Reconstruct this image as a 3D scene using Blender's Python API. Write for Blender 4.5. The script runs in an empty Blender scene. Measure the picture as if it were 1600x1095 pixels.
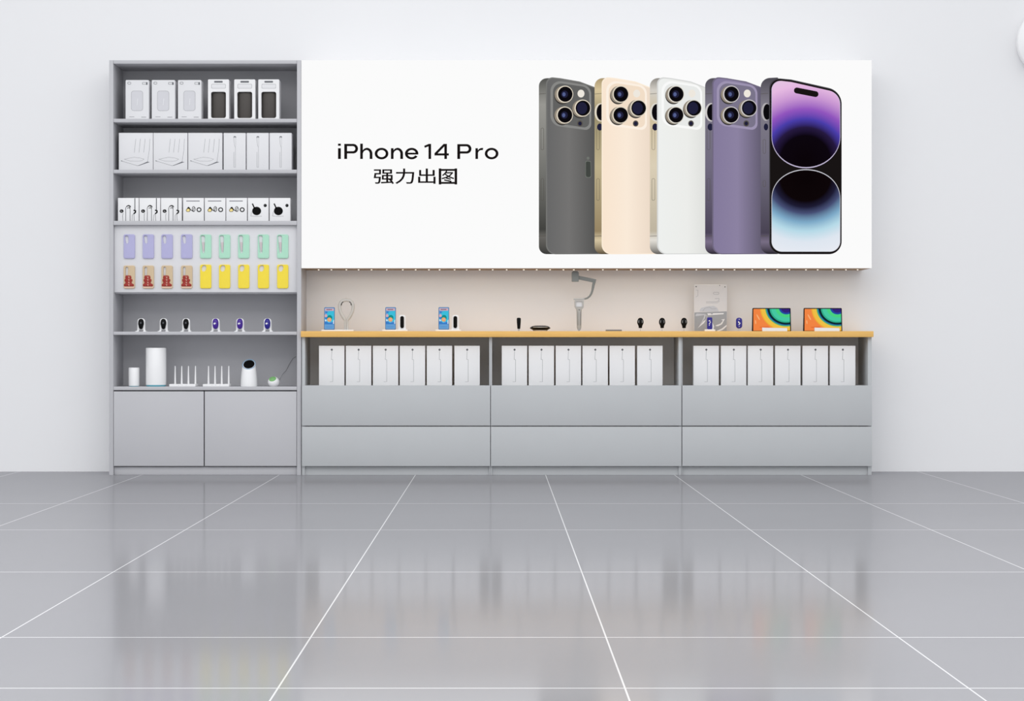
import bpy, bmesh, math, random
from math import pi, sin, cos, radians, sqrt, atan2
from mathutils import Vector, Matrix
from mathutils.geometry import tessellate_polygon

random.seed(4)
SC = bpy.context.scene
COL = SC.collection

# ------------------------------------------------------------------ scale of the place
S = 0.00378            # metres per pixel of the 1600x1095 frame on the furniture fronts (y = 0)
D = 11.5               # camera to furniture fronts
VX, VY = 778.0, 542.0  # vanishing point
HC = 0.756             # eye height
YW = 0.32              # back wall


def k(Y=0.0):
    return S * (D + Y) / D


def X(px, Y=0.0):
    return (px - VX) * k(Y)


def Z(py, Y=0.0):
    return HC + (VY - py) * k(Y)


def C(r, g, b, a=1.0):
    def f(v):
        v /= 255.0
        return v / 12.92 if v <= 0.04045 else ((v + 0.055) / 1.055) ** 2.4
    return (f(r), f(g), f(b), a)


# ------------------------------------------------------------------ camera
cd = bpy.data.cameras.new('camera')
cam = bpy.data.objects.new('camera', cd)
COL.objects.link(cam)
cam.location = (0, -D, HC)
cam.rotation_euler = (pi / 2, 0, 0)
cd.sensor_width = 36.0
cd.lens = 36.0 * (D / S) / 1600.0
cd.shift_x = (800 - VX) / 1600.0
cd.shift_y = (VY - 547.5) / 1600.0
cd.clip_end = 100
SC.camera = cam

# ------------------------------------------------------------------ world and light
w = bpy.data.worlds.new('world')
SC.world = w
w.use_nodes = True
bg = w.node_tree.nodes['Background']
bg.inputs[0].default_value = (0.96, 0.98, 1.0, 1)
bg.inputs[1].default_value = 1.07


def area(name, loc, rot, sx, sy, power, col=(1, 1, 1)):
    l = bpy.data.lights.new(name, 'AREA')
    l.shape = 'RECTANGLE'
    l.size, l.size_y = sx, sy
    l.energy = power
    l.color = col
    o = bpy.data.objects.new(name, l)
    COL.objects.link(o)
    o.location = loc
    o.rotation_euler = rot
    return o


area('overhead_light', (-0.6, -4.6, 4.4), (radians(22), 0, 0), 7.0, 2.2, 84, (1.0, 0.985, 0.97))

area('overhead_light', (0.0, -8.0, 4.4), (0, 0, 0), 8.0, 2.5, 170, (1.0, 0.99, 0.98))  # added unseen lamp, brightens the floor nearer the camera

SC.view_settings.view_transform = 'Standard'
SC.view_settings.look = 'None'
SC.view_settings.gamma = 1.0
SC.view_settings.exposure = 0.0
SC.view_settings.use_curve_mapping = False


# ------------------------------------------------------------------ materials
def new_mat(name):
    m = bpy.data.materials.new(name)
    m.use_nodes = True
    nt = m.node_tree
    nt.nodes.clear()
    out = nt.nodes.new('ShaderNodeOutputMaterial')
    return m, nt, out


def mat(name, col, rough=0.5, metal=0.0, spec=0.4, vary=0.03, scale=30.0, coat=0.0, stretch=(1, 1, 1)):
    """principled with a faint procedural noise on its colour"""
    m, nt, out = new_mat(name)
    b = nt.nodes.new('ShaderNodeBsdfPrincipled')
    b.inputs['Roughness'].default_value = rough
    b.inputs['Metallic'].default_value = metal
    b.inputs['Specular IOR Level'].default_value = spec
    b.inputs['Coat Weight'].default_value = coat
    tc = nt.nodes.new('ShaderNodeTexCoord')
    mp = nt.nodes.new('ShaderNodeMapping')
    mp.inputs['Scale'].default_value = stretch
    nz = nt.nodes.new('ShaderNodeTexNoise')
    nz.inputs['Scale'].default_value = scale
    nz.inputs['Detail'].default_value = 4
    mx = nt.nodes.new('ShaderNodeMix')
    mx.data_type = 'RGBA'
    mx.inputs[6].default_value = tuple(c * (1 - vary) for c in col[:3]) + (1,)
    mx.inputs[7].default_value = tuple(min(1, c * (1 + vary)) for c in col[:3]) + (1,)
    nt.links.new(tc.outputs['Object'], mp.inputs[0])
    nt.links.new(mp.outputs[0], nz.inputs['Vector'])
    nt.links.new(nz.outputs['Fac'], mx.inputs[0])
    nt.links.new(mx.outputs[2], b.inputs['Base Color'])
    nt.links.new(b.outputs[0], out.inputs[0])
    return m


def glow(name, col, strength=1.0):
    m, nt, out = new_mat(name)
    e = nt.nodes.new('ShaderNodeEmission')
    e.inputs[0].default_value = col
    e.inputs[1].default_value = strength
    nt.links.new(e.outputs[0], out.inputs[0])
    return m


def ramp_node(nt, stops, interp='LINEAR'):
    r = nt.nodes.new('ShaderNodeValToRGB')
    r.color_ramp.interpolation = interp
    els = r.color_ramp.elements
    while len(els) > 1:
        els.remove(els[-1])
    els[0].position, els[0].color = stops[0]
    for p, c in stops[1:]:
        e = els.new(p)
        e.color = c
    return r


def glow_ramp(name, axis, a, b, stops, interp='LINEAR'):
    """backlit print whose ink runs along an axis of the object from a to b"""
    m, nt, out = new_mat(name)
    tc = nt.nodes.new('ShaderNodeTexCoord')
    sp = nt.nodes.new('ShaderNodeSeparateXYZ')
    mr = nt.nodes.new('ShaderNodeMapRange')
    mr.inputs[1].default_value = a
    mr.inputs[2].default_value = b
    r = ramp_node(nt, stops, interp)
    e = nt.nodes.new('ShaderNodeEmission')
    nt.links.new(tc.outputs['Object'], sp.inputs[0])
    nt.links.new(sp.outputs[axis], mr.inputs[0])
    nt.links.new(mr.outputs[0], r.inputs[0])
    nt.links.new(r.outputs[0], e.inputs[0])
    nt.links.new(e.outputs[0], out.inputs[0])
    return m


def glow_rings(name, centre, rx, rz, stops, interp='LINEAR'):
    """lit picture made of concentric bands of colour"""
    m, nt, out = new_mat(name)
    tc = nt.nodes.new('ShaderNodeTexCoord')
    mp = nt.nodes.new('ShaderNodeVectorMath')
    mp.operation = 'SUBTRACT'
    mp.inputs[1].default_value = (centre[0], 0, centre[1])
    ml = nt.nodes.new('ShaderNodeVectorMath')
    ml.operation = 'MULTIPLY'
    ml.inputs[1].default_value = (1 / rx, 0, 1 / rz)
    ln = nt.nodes.new('ShaderNodeVectorMath')
    ln.operation = 'LENGTH'
    r = ramp_node(nt, stops, interp)
    e = nt.nodes.new('ShaderNodeEmission')
    nt.links.new(tc.outputs['Object'], mp.inputs[0])
    nt.links.new(mp.outputs[0], ml.inputs[0])
    nt.links.new(ml.outputs[0], ln.inputs[0])
    nt.links.new(ln.outputs['Value'], r.inputs[0])
    nt.links.new(r.outputs[0], e.inputs[0])
    nt.links.new(e.outputs[0], out.inputs[0])
    return m


M = {}
M['wall'] = mat('wall_paint', (0.80, 0.80, 0.815, 1), 0.7, vary=0.008, scale=3, spec=0.2)
M['laminate'] = mat('grey_laminate', (0.50, 0.50, 0.525, 1), 0.5, vary=0.015, scale=6, spec=0.25)
M['counter_laminate'] = mat('cool_grey_laminate', (0.475, 0.49, 0.505, 1), 0.5, vary=0.02, scale=5, spec=0.25)
M['pale_back'] = mat('pale_back_board', (0.80, 0.785, 0.77, 1), 0.6, vary=0.01, scale=8, spec=0.2)
M['board'] = mat('pale_board', (0.70, 0.70, 0.725, 1), 0.6, vary=0.01, scale=8, spec=0.2)
M['wood'] = mat('light_wood', C(228, 180, 100), 0.45, vary=0.10, scale=9, stretch=(0.7, 6, 8))
M['soffit'] = mat('brown_soffit', C(150, 120, 84), 0.5, vary=0.08, scale=12)
M['housing'] = mat('white_housing', (0.8, 0.8, 0.8, 1), 0.5, vary=0.01)
M['carton'] = mat('white_carton', (0.73, 0.73, 0.75, 1), 0.5, vary=0.008, scale=12, spec=0.3)
M['carton_bright'] = mat('bright_carton', (0.80, 0.80, 0.81, 1), 0.45, vary=0.008, scale=12, spec=0.3)
M['ink_pale'] = mat('pale_grey_ink', C(150, 150, 155), 0.6, spec=0.05)
M['ink_grey'] = mat('grey_ink', C(108, 110, 115), 0.6, spec=0.05)
M['ink_dark'] = mat('dark_grey_ink', C(90, 92, 96), 0.6, spec=0.05)
M['ink_black'] = mat('black_ink', C(14, 14, 15), 0.5, spec=0.05)
M['ink_shape'] = mat('shade_ink', C(206, 206, 211), 0.6)
M['yellow_ink'] = mat('yellow_ink', C(238, 216, 140), 0.6)
M['window_dark'] = mat('dark_cloth', C(74, 70, 67), 0.6, vary=0.12, scale=180)
M['black'] = mat('black_plastic', C(8, 8, 9), 0.35, vary=0.05, spec=0.12)
M['matte_black'] = mat('matte_black', C(8, 8, 9), 0.7, vary=0.05, spec=0.1)
M['white'] = mat('white_plastic', (0.86, 0.86, 0.87, 1), 0.35, vary=0.01)
M['cyan'] = mat('cyan_plastic', C(96, 178, 196), 0.35)
M['blue_rim'] = mat('blue_rim', C(90, 160, 205), 0.3)
M['green'] = mat('green_face', C(122, 178, 112), 0.5)
M['lilac'] = mat('lilac_silicone', C(176, 174, 212), 0.55)
M['mint'] = mat('mint_silicone', C(172, 220, 196), 0.55)
M['yellow'] = mat('yellow_silicone', C(240, 216, 62), 0.5)
M['tan'] = mat('tan_silicone', C(204, 182, 150), 0.55)
M['red'] = mat('red_rubber', C(150, 40, 30), 0.5, vary=0.15, scale=200)
M['pale_pink'] = mat('pale_pink', C(226, 190, 170), 0.55)
M['pink_grey'] = mat('pinkish_grey', C(206, 192, 196), 0.5)
M['purple'] = mat('purple_shell', C(62, 22, 140), 0.3)
M['indigo'] = mat('indigo_shell', C(34, 26, 132), 0.3)
M['metal'] = mat('brushed_metal', C(190, 190, 188), 0.32, metal=0.8)
M['grey_plastic'] = mat('grey_plastic', C(128, 131, 128), 0.45)
M['silver_plastic'] = mat('silver_plastic', C(194, 191, 186), 0.4)
M['gimbal_silver'] = mat('gimbal_silver', C(178, 176, 172), 0.35, metal=0.1)
M['slate'] = mat('slate_metal', C(120, 122, 126), 0.4, metal=0.2)
M['print_pale'] = mat('pale_print', C(218, 216, 216), 0.5)
M['print_mid'] = mat('grey_print', C(160, 163, 168), 0.5)
M['print_light'] = mat('light_grey_print', C(198, 200, 206), 0.5)
M['print_white'] = mat('white_print', C(232, 233, 236), 0.5)
M['cable'] = mat('grey_cable', C(120, 120, 122), 0.5)
M['led'] = glow('warm_led', (1.0, 0.86, 0.66, 1), 2.2)
M['sign_white'] = glow('backlit_white', C(251, 251, 251), 1.0)
M['sign_black'] = glow('backlit_black_ink', C(24, 20, 20), 1.0)
M['scr_blue'] = glow('screen_blue', C(104, 158, 208))
M['scr_cyan'] = glow('screen_cyan', C(62, 188, 216))
M['scr_sky'] = glow('screen_sky', C(94, 196, 224))
M['scr_deep'] = glow('screen_deep_blue', C(58, 124, 198))
M['scr_green'] = glow('screen_teal', C(24, 140, 138))
M['scr_orange'] = glow('screen_orange', C(236, 168, 96))
M['scr_pink'] = glow('screen_pink', C(214, 172, 178))
M['scr_white'] = glow('screen_white', C(224, 234, 242))
M['scr_dark'] = glow('screen_dark', C(44, 62, 98))
M['phone_rim'] = mat('blue_grey_rim', C(72, 92, 130), 0.3, metal=0.4)


def floor_mat():
    m, nt, out = new_mat('polished_floor_tile')
    tc = nt.nodes.new('ShaderNodeTexCoord')
    sp = nt.nodes.new('ShaderNodeSeparateXYZ')
    nt.links.new(tc.outputs['Object'], sp.inputs[0])

    def math_(op, a, b=None):
        n = nt.nodes.new('ShaderNodeMath')
        n.operation = op
        for i, v in enumerate((a, b)):
            if v is None:
                continue
            if isinstance(v, (int, float)):
                n.inputs[i].default_value = v
            else:
                nt.links.new(v, n.inputs[i])
        return n.outputs[0]

    def joints(coord, centres, halfw):
        tot = None
        for c in centres:
            d = math_('ABSOLUTE', math_('SUBTRACT', coord, c))
            l = math_('LESS_THAN', d, halfw)
            tot = l if tot is None else math_('MAXIMUM', tot, l)
        return tot
    jx = joints(sp.outputs[0], FLOOR_X, 0.0021)
    jy = joints(sp.outputs[1], FLOOR_Y, 0.0038)
    j = math_('MAXIMUM', jx, jy)
    nz = nt.nodes.new('ShaderNodeTexNoise')
    nz.inputs['Scale'].default_value = 1.2
    nz.inputs['Detail'].default_value = 5
    nt.links.new(tc.outputs['Object'], nz.inputs['Vector'])
    mx = nt.nodes.new('ShaderNodeMix')
    mx.data_type = 'RGBA'
    mx.inputs[6].default_value = (0.255, 0.255, 0.268, 1)
    mx.inputs[7].default_value = (0.275, 0.275, 0.288, 1)
    nt.links.new(nz.outputs['Fac'], mx.inputs[0])
    m2 = nt.nodes.new('ShaderNodeMix')
    m2.data_type = 'RGBA'
    m2.inputs[7].default_value = (0.66, 0.66, 0.67, 1)
    nt.links.new(j, m2.inputs[0])
    nt.links.new(mx.outputs[2], m2.inputs[6])
    df = nt.nodes.new('ShaderNodeBsdfDiffuse')
    nt.links.new(m2.outputs[2], df.inputs[0])
    gl = nt.nodes.new('ShaderNodeBsdfGlossy')
    gl.inputs[0].default_value = (0.97, 0.97, 1, 1)
    gl.inputs['Roughness'].default_value = 0.10
    ms = nt.nodes.new('ShaderNodeMixShader')
    ms.inputs[0].default_value = 0.27
    nt.links.new(df.outputs[0], ms.inputs[1])
    nt.links.new(gl.outputs[0], ms.inputs[2])
    nt.links.new(ms.outputs[0], out.inputs[0])
    return m


# joints: along the view at these x (metres), across it at these distances
FLOOR_X = [X(px) for px in (-190, 10, 221, 436, 649, 852.5, 1054, 1252, 1452, 1655)]
_f = D / S
FLOOR_Y = [-D + _f * HC / (py - VY) for py in (786.6, 827.7, 893.5, 995.5, 1075.0)]


# ------------------------------------------------------------------ mesh building
class MB:
    def __init__(self):
        self.bm = bmesh.new()
        self.mats = []
        self.cur = 0

    def m(self, name):
        mt = M[name] if isinstance(name, str) else name
        if mt not in self.mats:
            self.mats.append(mt)
        self.cur = self.mats.index(mt)
        return self

    def _face(self, vs):
        try:
            f = self.bm.faces.new(vs)
            f.material_index = self.cur
            return f
        except ValueError:
            return None

    def box(self, x0, x1, y0, y1, z0, z1, bev=0.0, seg=2):
        b2 = bmesh.new()
        bmesh.ops.create_cube(b2, size=1.0)
        for v in b2.verts:
            v.co = Vector(((x0 + x1) / 2 + v.co.x * (x1 - x0), (y0 + y1) / 2 + v.co.y * (y1 - y0), (z0 + z1) / 2 + v.co.z * (z1 - z0)))
        if bev > 0:
            bmesh.ops.bevel(b2, geom=list(b2.edges), offset=bev, segments=seg, affect='EDGES', profile=0.5)
        self._merge(b2)
        return self

    def _merge(self, b2, mtx=None):
        mp = {}
        for v in b2.verts:
            mp[v] = self.bm.verts.new(mtx @ v.co if mtx else v.co)
        for f in b2.faces:
            self._face([mp[v] for v in f.verts])
        b2.free()

    def loft(self, rings, cap0=True, cap1=True):
        vr = [[self.bm.verts.new(p) for p in r] for r in rings]
        n = len(vr[0])
        for a, b in zip(vr, vr[1:]):
            for i in range(n):
                self._face([a[i], a[(i + 1) % n], b[(i + 1) % n], b[i]])
        if cap0:
            self._face(list(reversed(vr[0])))
        if cap1:
            self._face(vr[-1])
        return self

    def lathe(self, prof, cx=0, cy=0, n=40, sx=1.0, sy=1.0, tilt=None):
        """prof: (radius, z) from the bottom up"""
        rings = []
        for r, z in prof:
            rings.append([(cx + sx * r * cos(2 * pi * i / n), cy + sy * r * sin(2 * pi * i / n),
                           z + (tilt(r * sin(2 * pi * i / n), z) if tilt else 0)) for i in range(n)])
        return self.loft(rings)

    def tube(self, pts, rad, n=12, flat=1.0, closed=False):
        pts = [Vector(p) for p in pts]
        rads = rad if isinstance(rad, (list, tuple)) else [rad] * len(pts)
        rings = []
        N = len(pts)
        up = Vector((0, 1, 0))
        for i, p in enumerate(pts):
            if closed:
                t = pts[(i + 1) % N] - pts[i - 1]
            else:
                t = pts[min(i + 1, N - 1)] - pts[max(i - 1, 0)]
            t.normalize()
            u = up if abs(t.dot(up)) < 0.95 else Vector((1, 0, 0))
            s = t.cross(u).normalized()
            b = s.cross(t).normalized()
            rings.append([p + (s * cos(2 * pi * j / n) + b * flat * sin(2 * pi * j / n)) * rads[i] for j in range(n)])
        if closed:
            rings.append(rings[0])
            return self.loft(rings, False, False)
        return self.loft(rings)

    def plate(self, outline, y0, y1, holes=(), bev=0.0):
        """outline in (x, z), front at y0 (towards the camera), back at y1; holes go right through"""
        loops = [outline] + list(holes)
        fr = []
        for li, lp in enumerate(loops):
            fr.append(inset(lp, bev if li == 0 else -bev * 0.6) if bev else lp)
        tri = tessellate_polygon([[Vector((p[0], p[1], 0)) for p in lp] for lp in loops])

        def addloops(lps, y):
            return [[self.bm.verts.new((p[0], y, p[1])) for p in lp] for lp in lps]
        F = addloops(fr, y0)
        Bk = addloops(loops, y1)
        ff = [v for l in F for v in l]
        bb = [v for l in Bk for v in l]
        for t in tri:
            self._face([ff[i] for i in t])
            self._face([bb[i] for i in reversed(t)])
        if bev:
            mid = addloops([inset(lp, bev * 0.3 * (1 if li == 0 else -1)) for li, lp in enumerate(loops)], y0 + bev * 0.3)
            mid2 = addloops(loops, y0 + bev)
            chain = [F, mid, mid2, Bk]
        else:
            chain = [F, Bk]
        for a, b in zip(chain, chain[1:]):
            for la, lb in zip(a, b):
                n = len(la)
                for i in range(n):
                    self._face([la[i], la[(i + 1) % n], lb[(i + 1) % n], lb[i]])
        return self

    def flat(self, outline, y):
        """a printed patch on a surface at y"""
        vs = [self.bm.verts.new((p[0], y, p[1])) for p in outline]
        tri = tessellate_polygon([[Vector((p[0], p[1], 0)) for p in outline]])
        for t in tri:
            self._face([vs[i] for i in t])
        return self

    def line(self, pts, wd, y, closed=False):
        """a printed stroke"""
        P = [Vector((p[0], p[1])) for p in pts]
        if closed:
            P = P + [P[0]]
        for a, b in zip(P, P[1:]):
            d = b - a
            if d.length < 1e-9:
                continue
            d.normalize()
            nrm = Vector((-d.y, d.x)) * wd / 2
            e = d * wd * 0.35
            q = [a - e + nrm, a - e - nrm, b + e - nrm, b + e + nrm]
            self._face([self.bm.verts.new((v.x, y, v.y)) for v in q])
        return self

    def build(self, name, parent=None, loc=(0, 0, 0), smooth=35, rot=None):
        bmesh.ops.recalc_face_normals(self.bm, faces=list(self.bm.faces))
        me = bpy.data.meshes.new(name)
        self.bm.to_mesh(me)
        self.bm.free()
        for mt in self.mats:
            me.materials.append(mt)
        if smooth:
            for p in me.polygons:
                p.use_smooth = True
            me.set_sharp_from_angle(angle=radians(smooth))
        o = bpy.data.objects.new(name, me)
        COL.objects.link(o)
        o.location = loc
        if rot:
            o.rotation_euler = rot
        if parent:
            o.parent = parent
        return o


def inset(lp, d):
    """offset a closed outline inwards by d (outwards if negative)"""
    n = len(lp)
    ar = sum(lp[i][0] * lp[(i + 1) % n][1] - lp[(i + 1) % n][0] * lp[i][1] for i in range(n))
    sg = 1 if ar > 0 else -1
    res = []
    for i in range(n):
        a, b, c = Vector(lp[i - 1][:2]), Vector(lp[i][:2]), Vector(lp[(i + 1) % n][:2])
        t1, t2 = (b - a), (c - b)
        if t1.length < 1e-9 or t2.length < 1e-9:
            res.append((b.x, b.y))
            continue
        t1.normalize(); t2.normalize()
        nn = Vector((-(t1.y + t2.y), t1.x + t2.x))
        if nn.length < 1e-9:
            res.append((b.x, b.y))
            continue
        nn.normalize()
        res.append((b.x + nn.x * d * sg, b.y + nn.y * d * sg))
    return res


def rpoly(cs, n=8):
    """closed outline from corners (x, z, radius) with rounded corners"""
    out = []
    N = len(cs)
    for i in range(N):
        p0, p1, p2 = cs[i - 1], cs[i], cs[(i + 1) % N]
        a, b, c = Vector(p0[:2]), Vector(p1[:2]), Vector(p2[:2])
        r = p1[2] if len(p1) > 2 else 0
        if r <= 0:
            out.append((b.x, b.y))
            continue
        u = (a - b).normalized()
        v = (c - b).normalized()
        ang = u.angle(v)
        t = min(r / math.tan(ang / 2), (a - b).length * 0.5, (c - b).length * 0.5)
        rr = t * math.tan(ang / 2)
        ctr = b + (u + v).normalized() * (rr / sin(ang / 2))
        s0 = b + u * t - ctr
        s1 = b + v * t - ctr
        a0 = atan2(s0.y, s0.x)
        a1 = atan2(s1.y, s1.x)
        da = (a1 - a0 + pi) % (2 * pi) - pi
        for j in range(n + 1):
            aa = a0 + da * j / n
            out.append((ctr.x + rr * cos(aa), ctr.y + rr * sin(aa)))
    return out


def rrect(x0, x1, z0, z1, r, n=8):
    return rpoly([(x0, z0, r), (x1, z0, r), (x1, z1, r), (x0, z1, r)], n)


def ell(cx, cz, rx, rz, n=32, rot=0.0, a0=0.0, a1=2 * pi):
    full = abs(a1 - a0 - 2 * pi) < 1e-6
    m = n if full else n + 1
    pts = []
    for i in range(m):
        a = a0 + (a1 - a0) * i / n
        x, z = rx * cos(a), rz * sin(a)
        pts.append((cx + x * cos(rot) - z * sin(rot), cz + x * sin(rot) + z * cos(rot)))
    return pts


def tag(o, label, cat, group=None, kind=None):
    o['label'] = label
    o['category'] = cat
    if group:
        o['group'] = group
    if kind:
        o['kind'] = kind
    return o


def thing(name, loc, label, cat, group=None):
    o = bpy.data.objects.new(name, None)
    COL.objects.link(o)
    o.location = loc
    o.empty_display_size = 0.05
    return tag(o, label, cat, group)


def dup(o, loc, label, group=None):
    """a copy of a thing with its parts and sub-parts"""
    def rec(src, par):
        c = src.copy()
        COL.objects.link(c)
        if par:
            c.parent = par
        for ch in src.children:
            rec(ch, c)
        return c
    r = rec(o, None)
    r.location = loc
    r['label'] = label
    if group:
        r['group'] = group
    return r


def structure(o):
    o['kind'] = 'structure'
    return o


ORD3 = ['left', 'middle', 'right']


def nth(i, n):
    if i == 0:
        return 'leftmost'
    if i == n - 1:
        return 'rightmost'
    return ['', 'second', 'third', 'fourth', 'fifth', 'sixth'][i] + ' from left'


# ------------------------------------------------------------------ the room
b = MB().m(floor_mat())
b.box(-9, 9, -14, YW, -0.05, 0.0)
structure(b.build('floor', smooth=0))
b = MB().m('wall')
b.box(-9, 9, YW, YW + 0.12, -0.05, 5.0)
structure(b.build('wall_back', smooth=0))

# ------------------------------------------------------------------ tall display cabinet
PL = 'laminate'
XL0, XL1, XR0, XR1 = X(170.5), X(177), X(464), X(470.5)
YB = 0.318
cab = thing('display_cabinet', ((XL0 + XR1) / 2, 0.16, 0), 'tall grey open-shelf display cabinet standing left of the white lit sign', 'cabinet')


def cpart(name, x0, x1, y0, y1, z0, z1, m=PL, bev=0.001, parent=None, base=None):
    par = parent or cab
    bx = base or par.location
    q = MB().m(m)
    q.box(x0 - bx[0], x1 - bx[0], y0 - bx[1], y1 - bx[1], z0 - bx[2], z1 - bx[2], bev)
    return q.build(name, par)


ZT = Z(94)
cpart('side_panel', XL0, XL1, 0, YB, 0, ZT)
cpart('side_panel', XR0, XR1, 0, YB, 0, ZT)
g = 0.0012
cpart('top_panel', XL1 + g, XR0 - g, 0, YB, Z(99.5), ZT)
cpart('back_panel', XL1, XR0, YB - 0.010, YB, 0.05, Z(99.5), bev=0)
SHELF = {}
for i, (a, c) in enumerate([(185.5, 191), (265, 270.5), (345, 351.5), (518, 523), (604, 609.5)]):
    SHELF[i] = Z(a)
    cpart('shelf', XL1 + g, XR0 - g, 0, YB - 0.010, Z(c), Z(a))
# pale board that carries the phone cases, set back a little
YP = 0.030
o = cpart('display_board', XL1 + 0.001, XR0 - 0.001, YP, YP + 0.018, Z(456.3), Z(351.5) - 0.001, 'board')
o['label'] = 'pale grey board'
cpart('shelf', XL1 + g, XR0 - g, YP + 0.018, YB - 0.010, Z(458.5), Z(455))
for a, c in ((177.6, 318.2), (319.8, 463.4)):
    cpart('door', X(a), X(c), 0.0, 0.018, Z(728), Z(611.3), bev=0.0015)
cpart('base_panel', XL1, XR0, 0.028, YB - 0.010, Z(730), Z(729) + 0.0, bev=0)
cpart('toe_kick', XL1 + 0.001, XR0 - 0.001, 0.022, 0.038, 0, Z(730))

# ------------------------------------------------------------------ counter cabinets and worktop
ZC1, ZC0 = Z(517.3), Z(526.5)      # worktop faces
ZD = Z(602)                        # bay floor = drawer tops
CL = 'counter_laminate'
units = [(471.6, 476.6, 764.4, 766.4), (766.6, 768.8, 1060.4, 1064.8), (1065.2, 1066.4, 1356.2, 1362)]
names = ['left', 'middle', 'right']
blab = ['grey counter cabinet with two wide drawers, standing against the tall cabinet',
        'grey counter cabinet with two wide drawers, the middle one under the wooden worktop',
        'grey counter cabinet with two wide drawers, at the free right end of the counter']
for u, lb in zip(units, blab):
    x0, x1, x2, x3 = [X(p) for p in u]
    t = thing('counter_cabinet', ((x0 + x3) / 2, 0.16, 0), lb, 'cabinet', 'drawer units under the worktop')
    kw = dict(m=CL, parent=t)
    cpart('side_panel', x0, x1, 0.001, YB, 0, ZC0, **kw)
    cpart('side_panel', x2, x3, 0.001, YB, 0, ZC0, **kw)
    cpart('back_panel', x1, x2, YB - 0.010, YB, 0.04, ZC0, m='pale_back', bev=0, parent=t)
    cpart('bay_floor', x1, x2, 0.019, YB - 0.010, ZD - 0.018, ZD - 0.0005, bev=0, **kw)
    cpart('drawer', x0 + 0.0015, x3 - 0.0015, -0.018, 0.0, Z(664.8), ZD, bev=0.0012, **kw)
    cpart('drawer', x0 + 0.0015, x3 - 0.0015, -0.018, 0.0, Z(728), Z(666.2), bev=0.0012, **kw)
    cpart('toe_kick', x1, x2, 0.015, 0.03, 0, Z(729), bev=0, **kw)
b = MB().m('wood')
xa, xb = X(470.8), X(1365, -0.03)
cx = (xa + xb) / 2
b.box(xa - cx, xb - cx, -0.03 - 0.15, 0.316 - 0.15, 0, ZC1 - ZC0, 0.0015)
tag(b.build('worktop', loc=(cx, 0.15, ZC0)), 'long light wooden worktop lying across the three grey drawer cabinets', 'worktop')

# ------------------------------------------------------------------ backlit sign
LX0, LX1, LZ0, LZ1 = X(470.9), X(1362), Z(419), Z(94)
LBX, LBZ = (LX0 + LX1) / 2, LZ0
lb = thing('light_box', (LBX, 0.16, LBZ), 'wide white backlit advertising sign with lettering and five phones, above the counter', 'sign')


def lx(px):
    return X(px) - LBX


def lz(py):
    return Z(py) - LBZ


def P(px, py):
    return (lx(px), lz(py))


b = MB().m('housing')
b.box(LX0 - LBX, LX1 - LBX, 0.004 - 0.16, YW - 0.001 - 0.16, 0.006, LZ1 - LZ0)
b.build('housing', lb, smooth=0)
b = MB().m('soffit')
b.box(LX0 - LBX, LX1 - LBX, 0.004 - 0.16, YW - 0.001 - 0.16, 0, 0.006)
o = b.build('soffit_panel', lb, smooth=0)
o['label'] = 'brown underside'
b = MB().m('sign_white')
b.box(LX0 - LBX, LX1 - LBX, -0.16, 0.004 - 0.16, 0, LZ1 - LZ0)
b.build('face_panel', lb, smooth=0)
YF = -0.16


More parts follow.
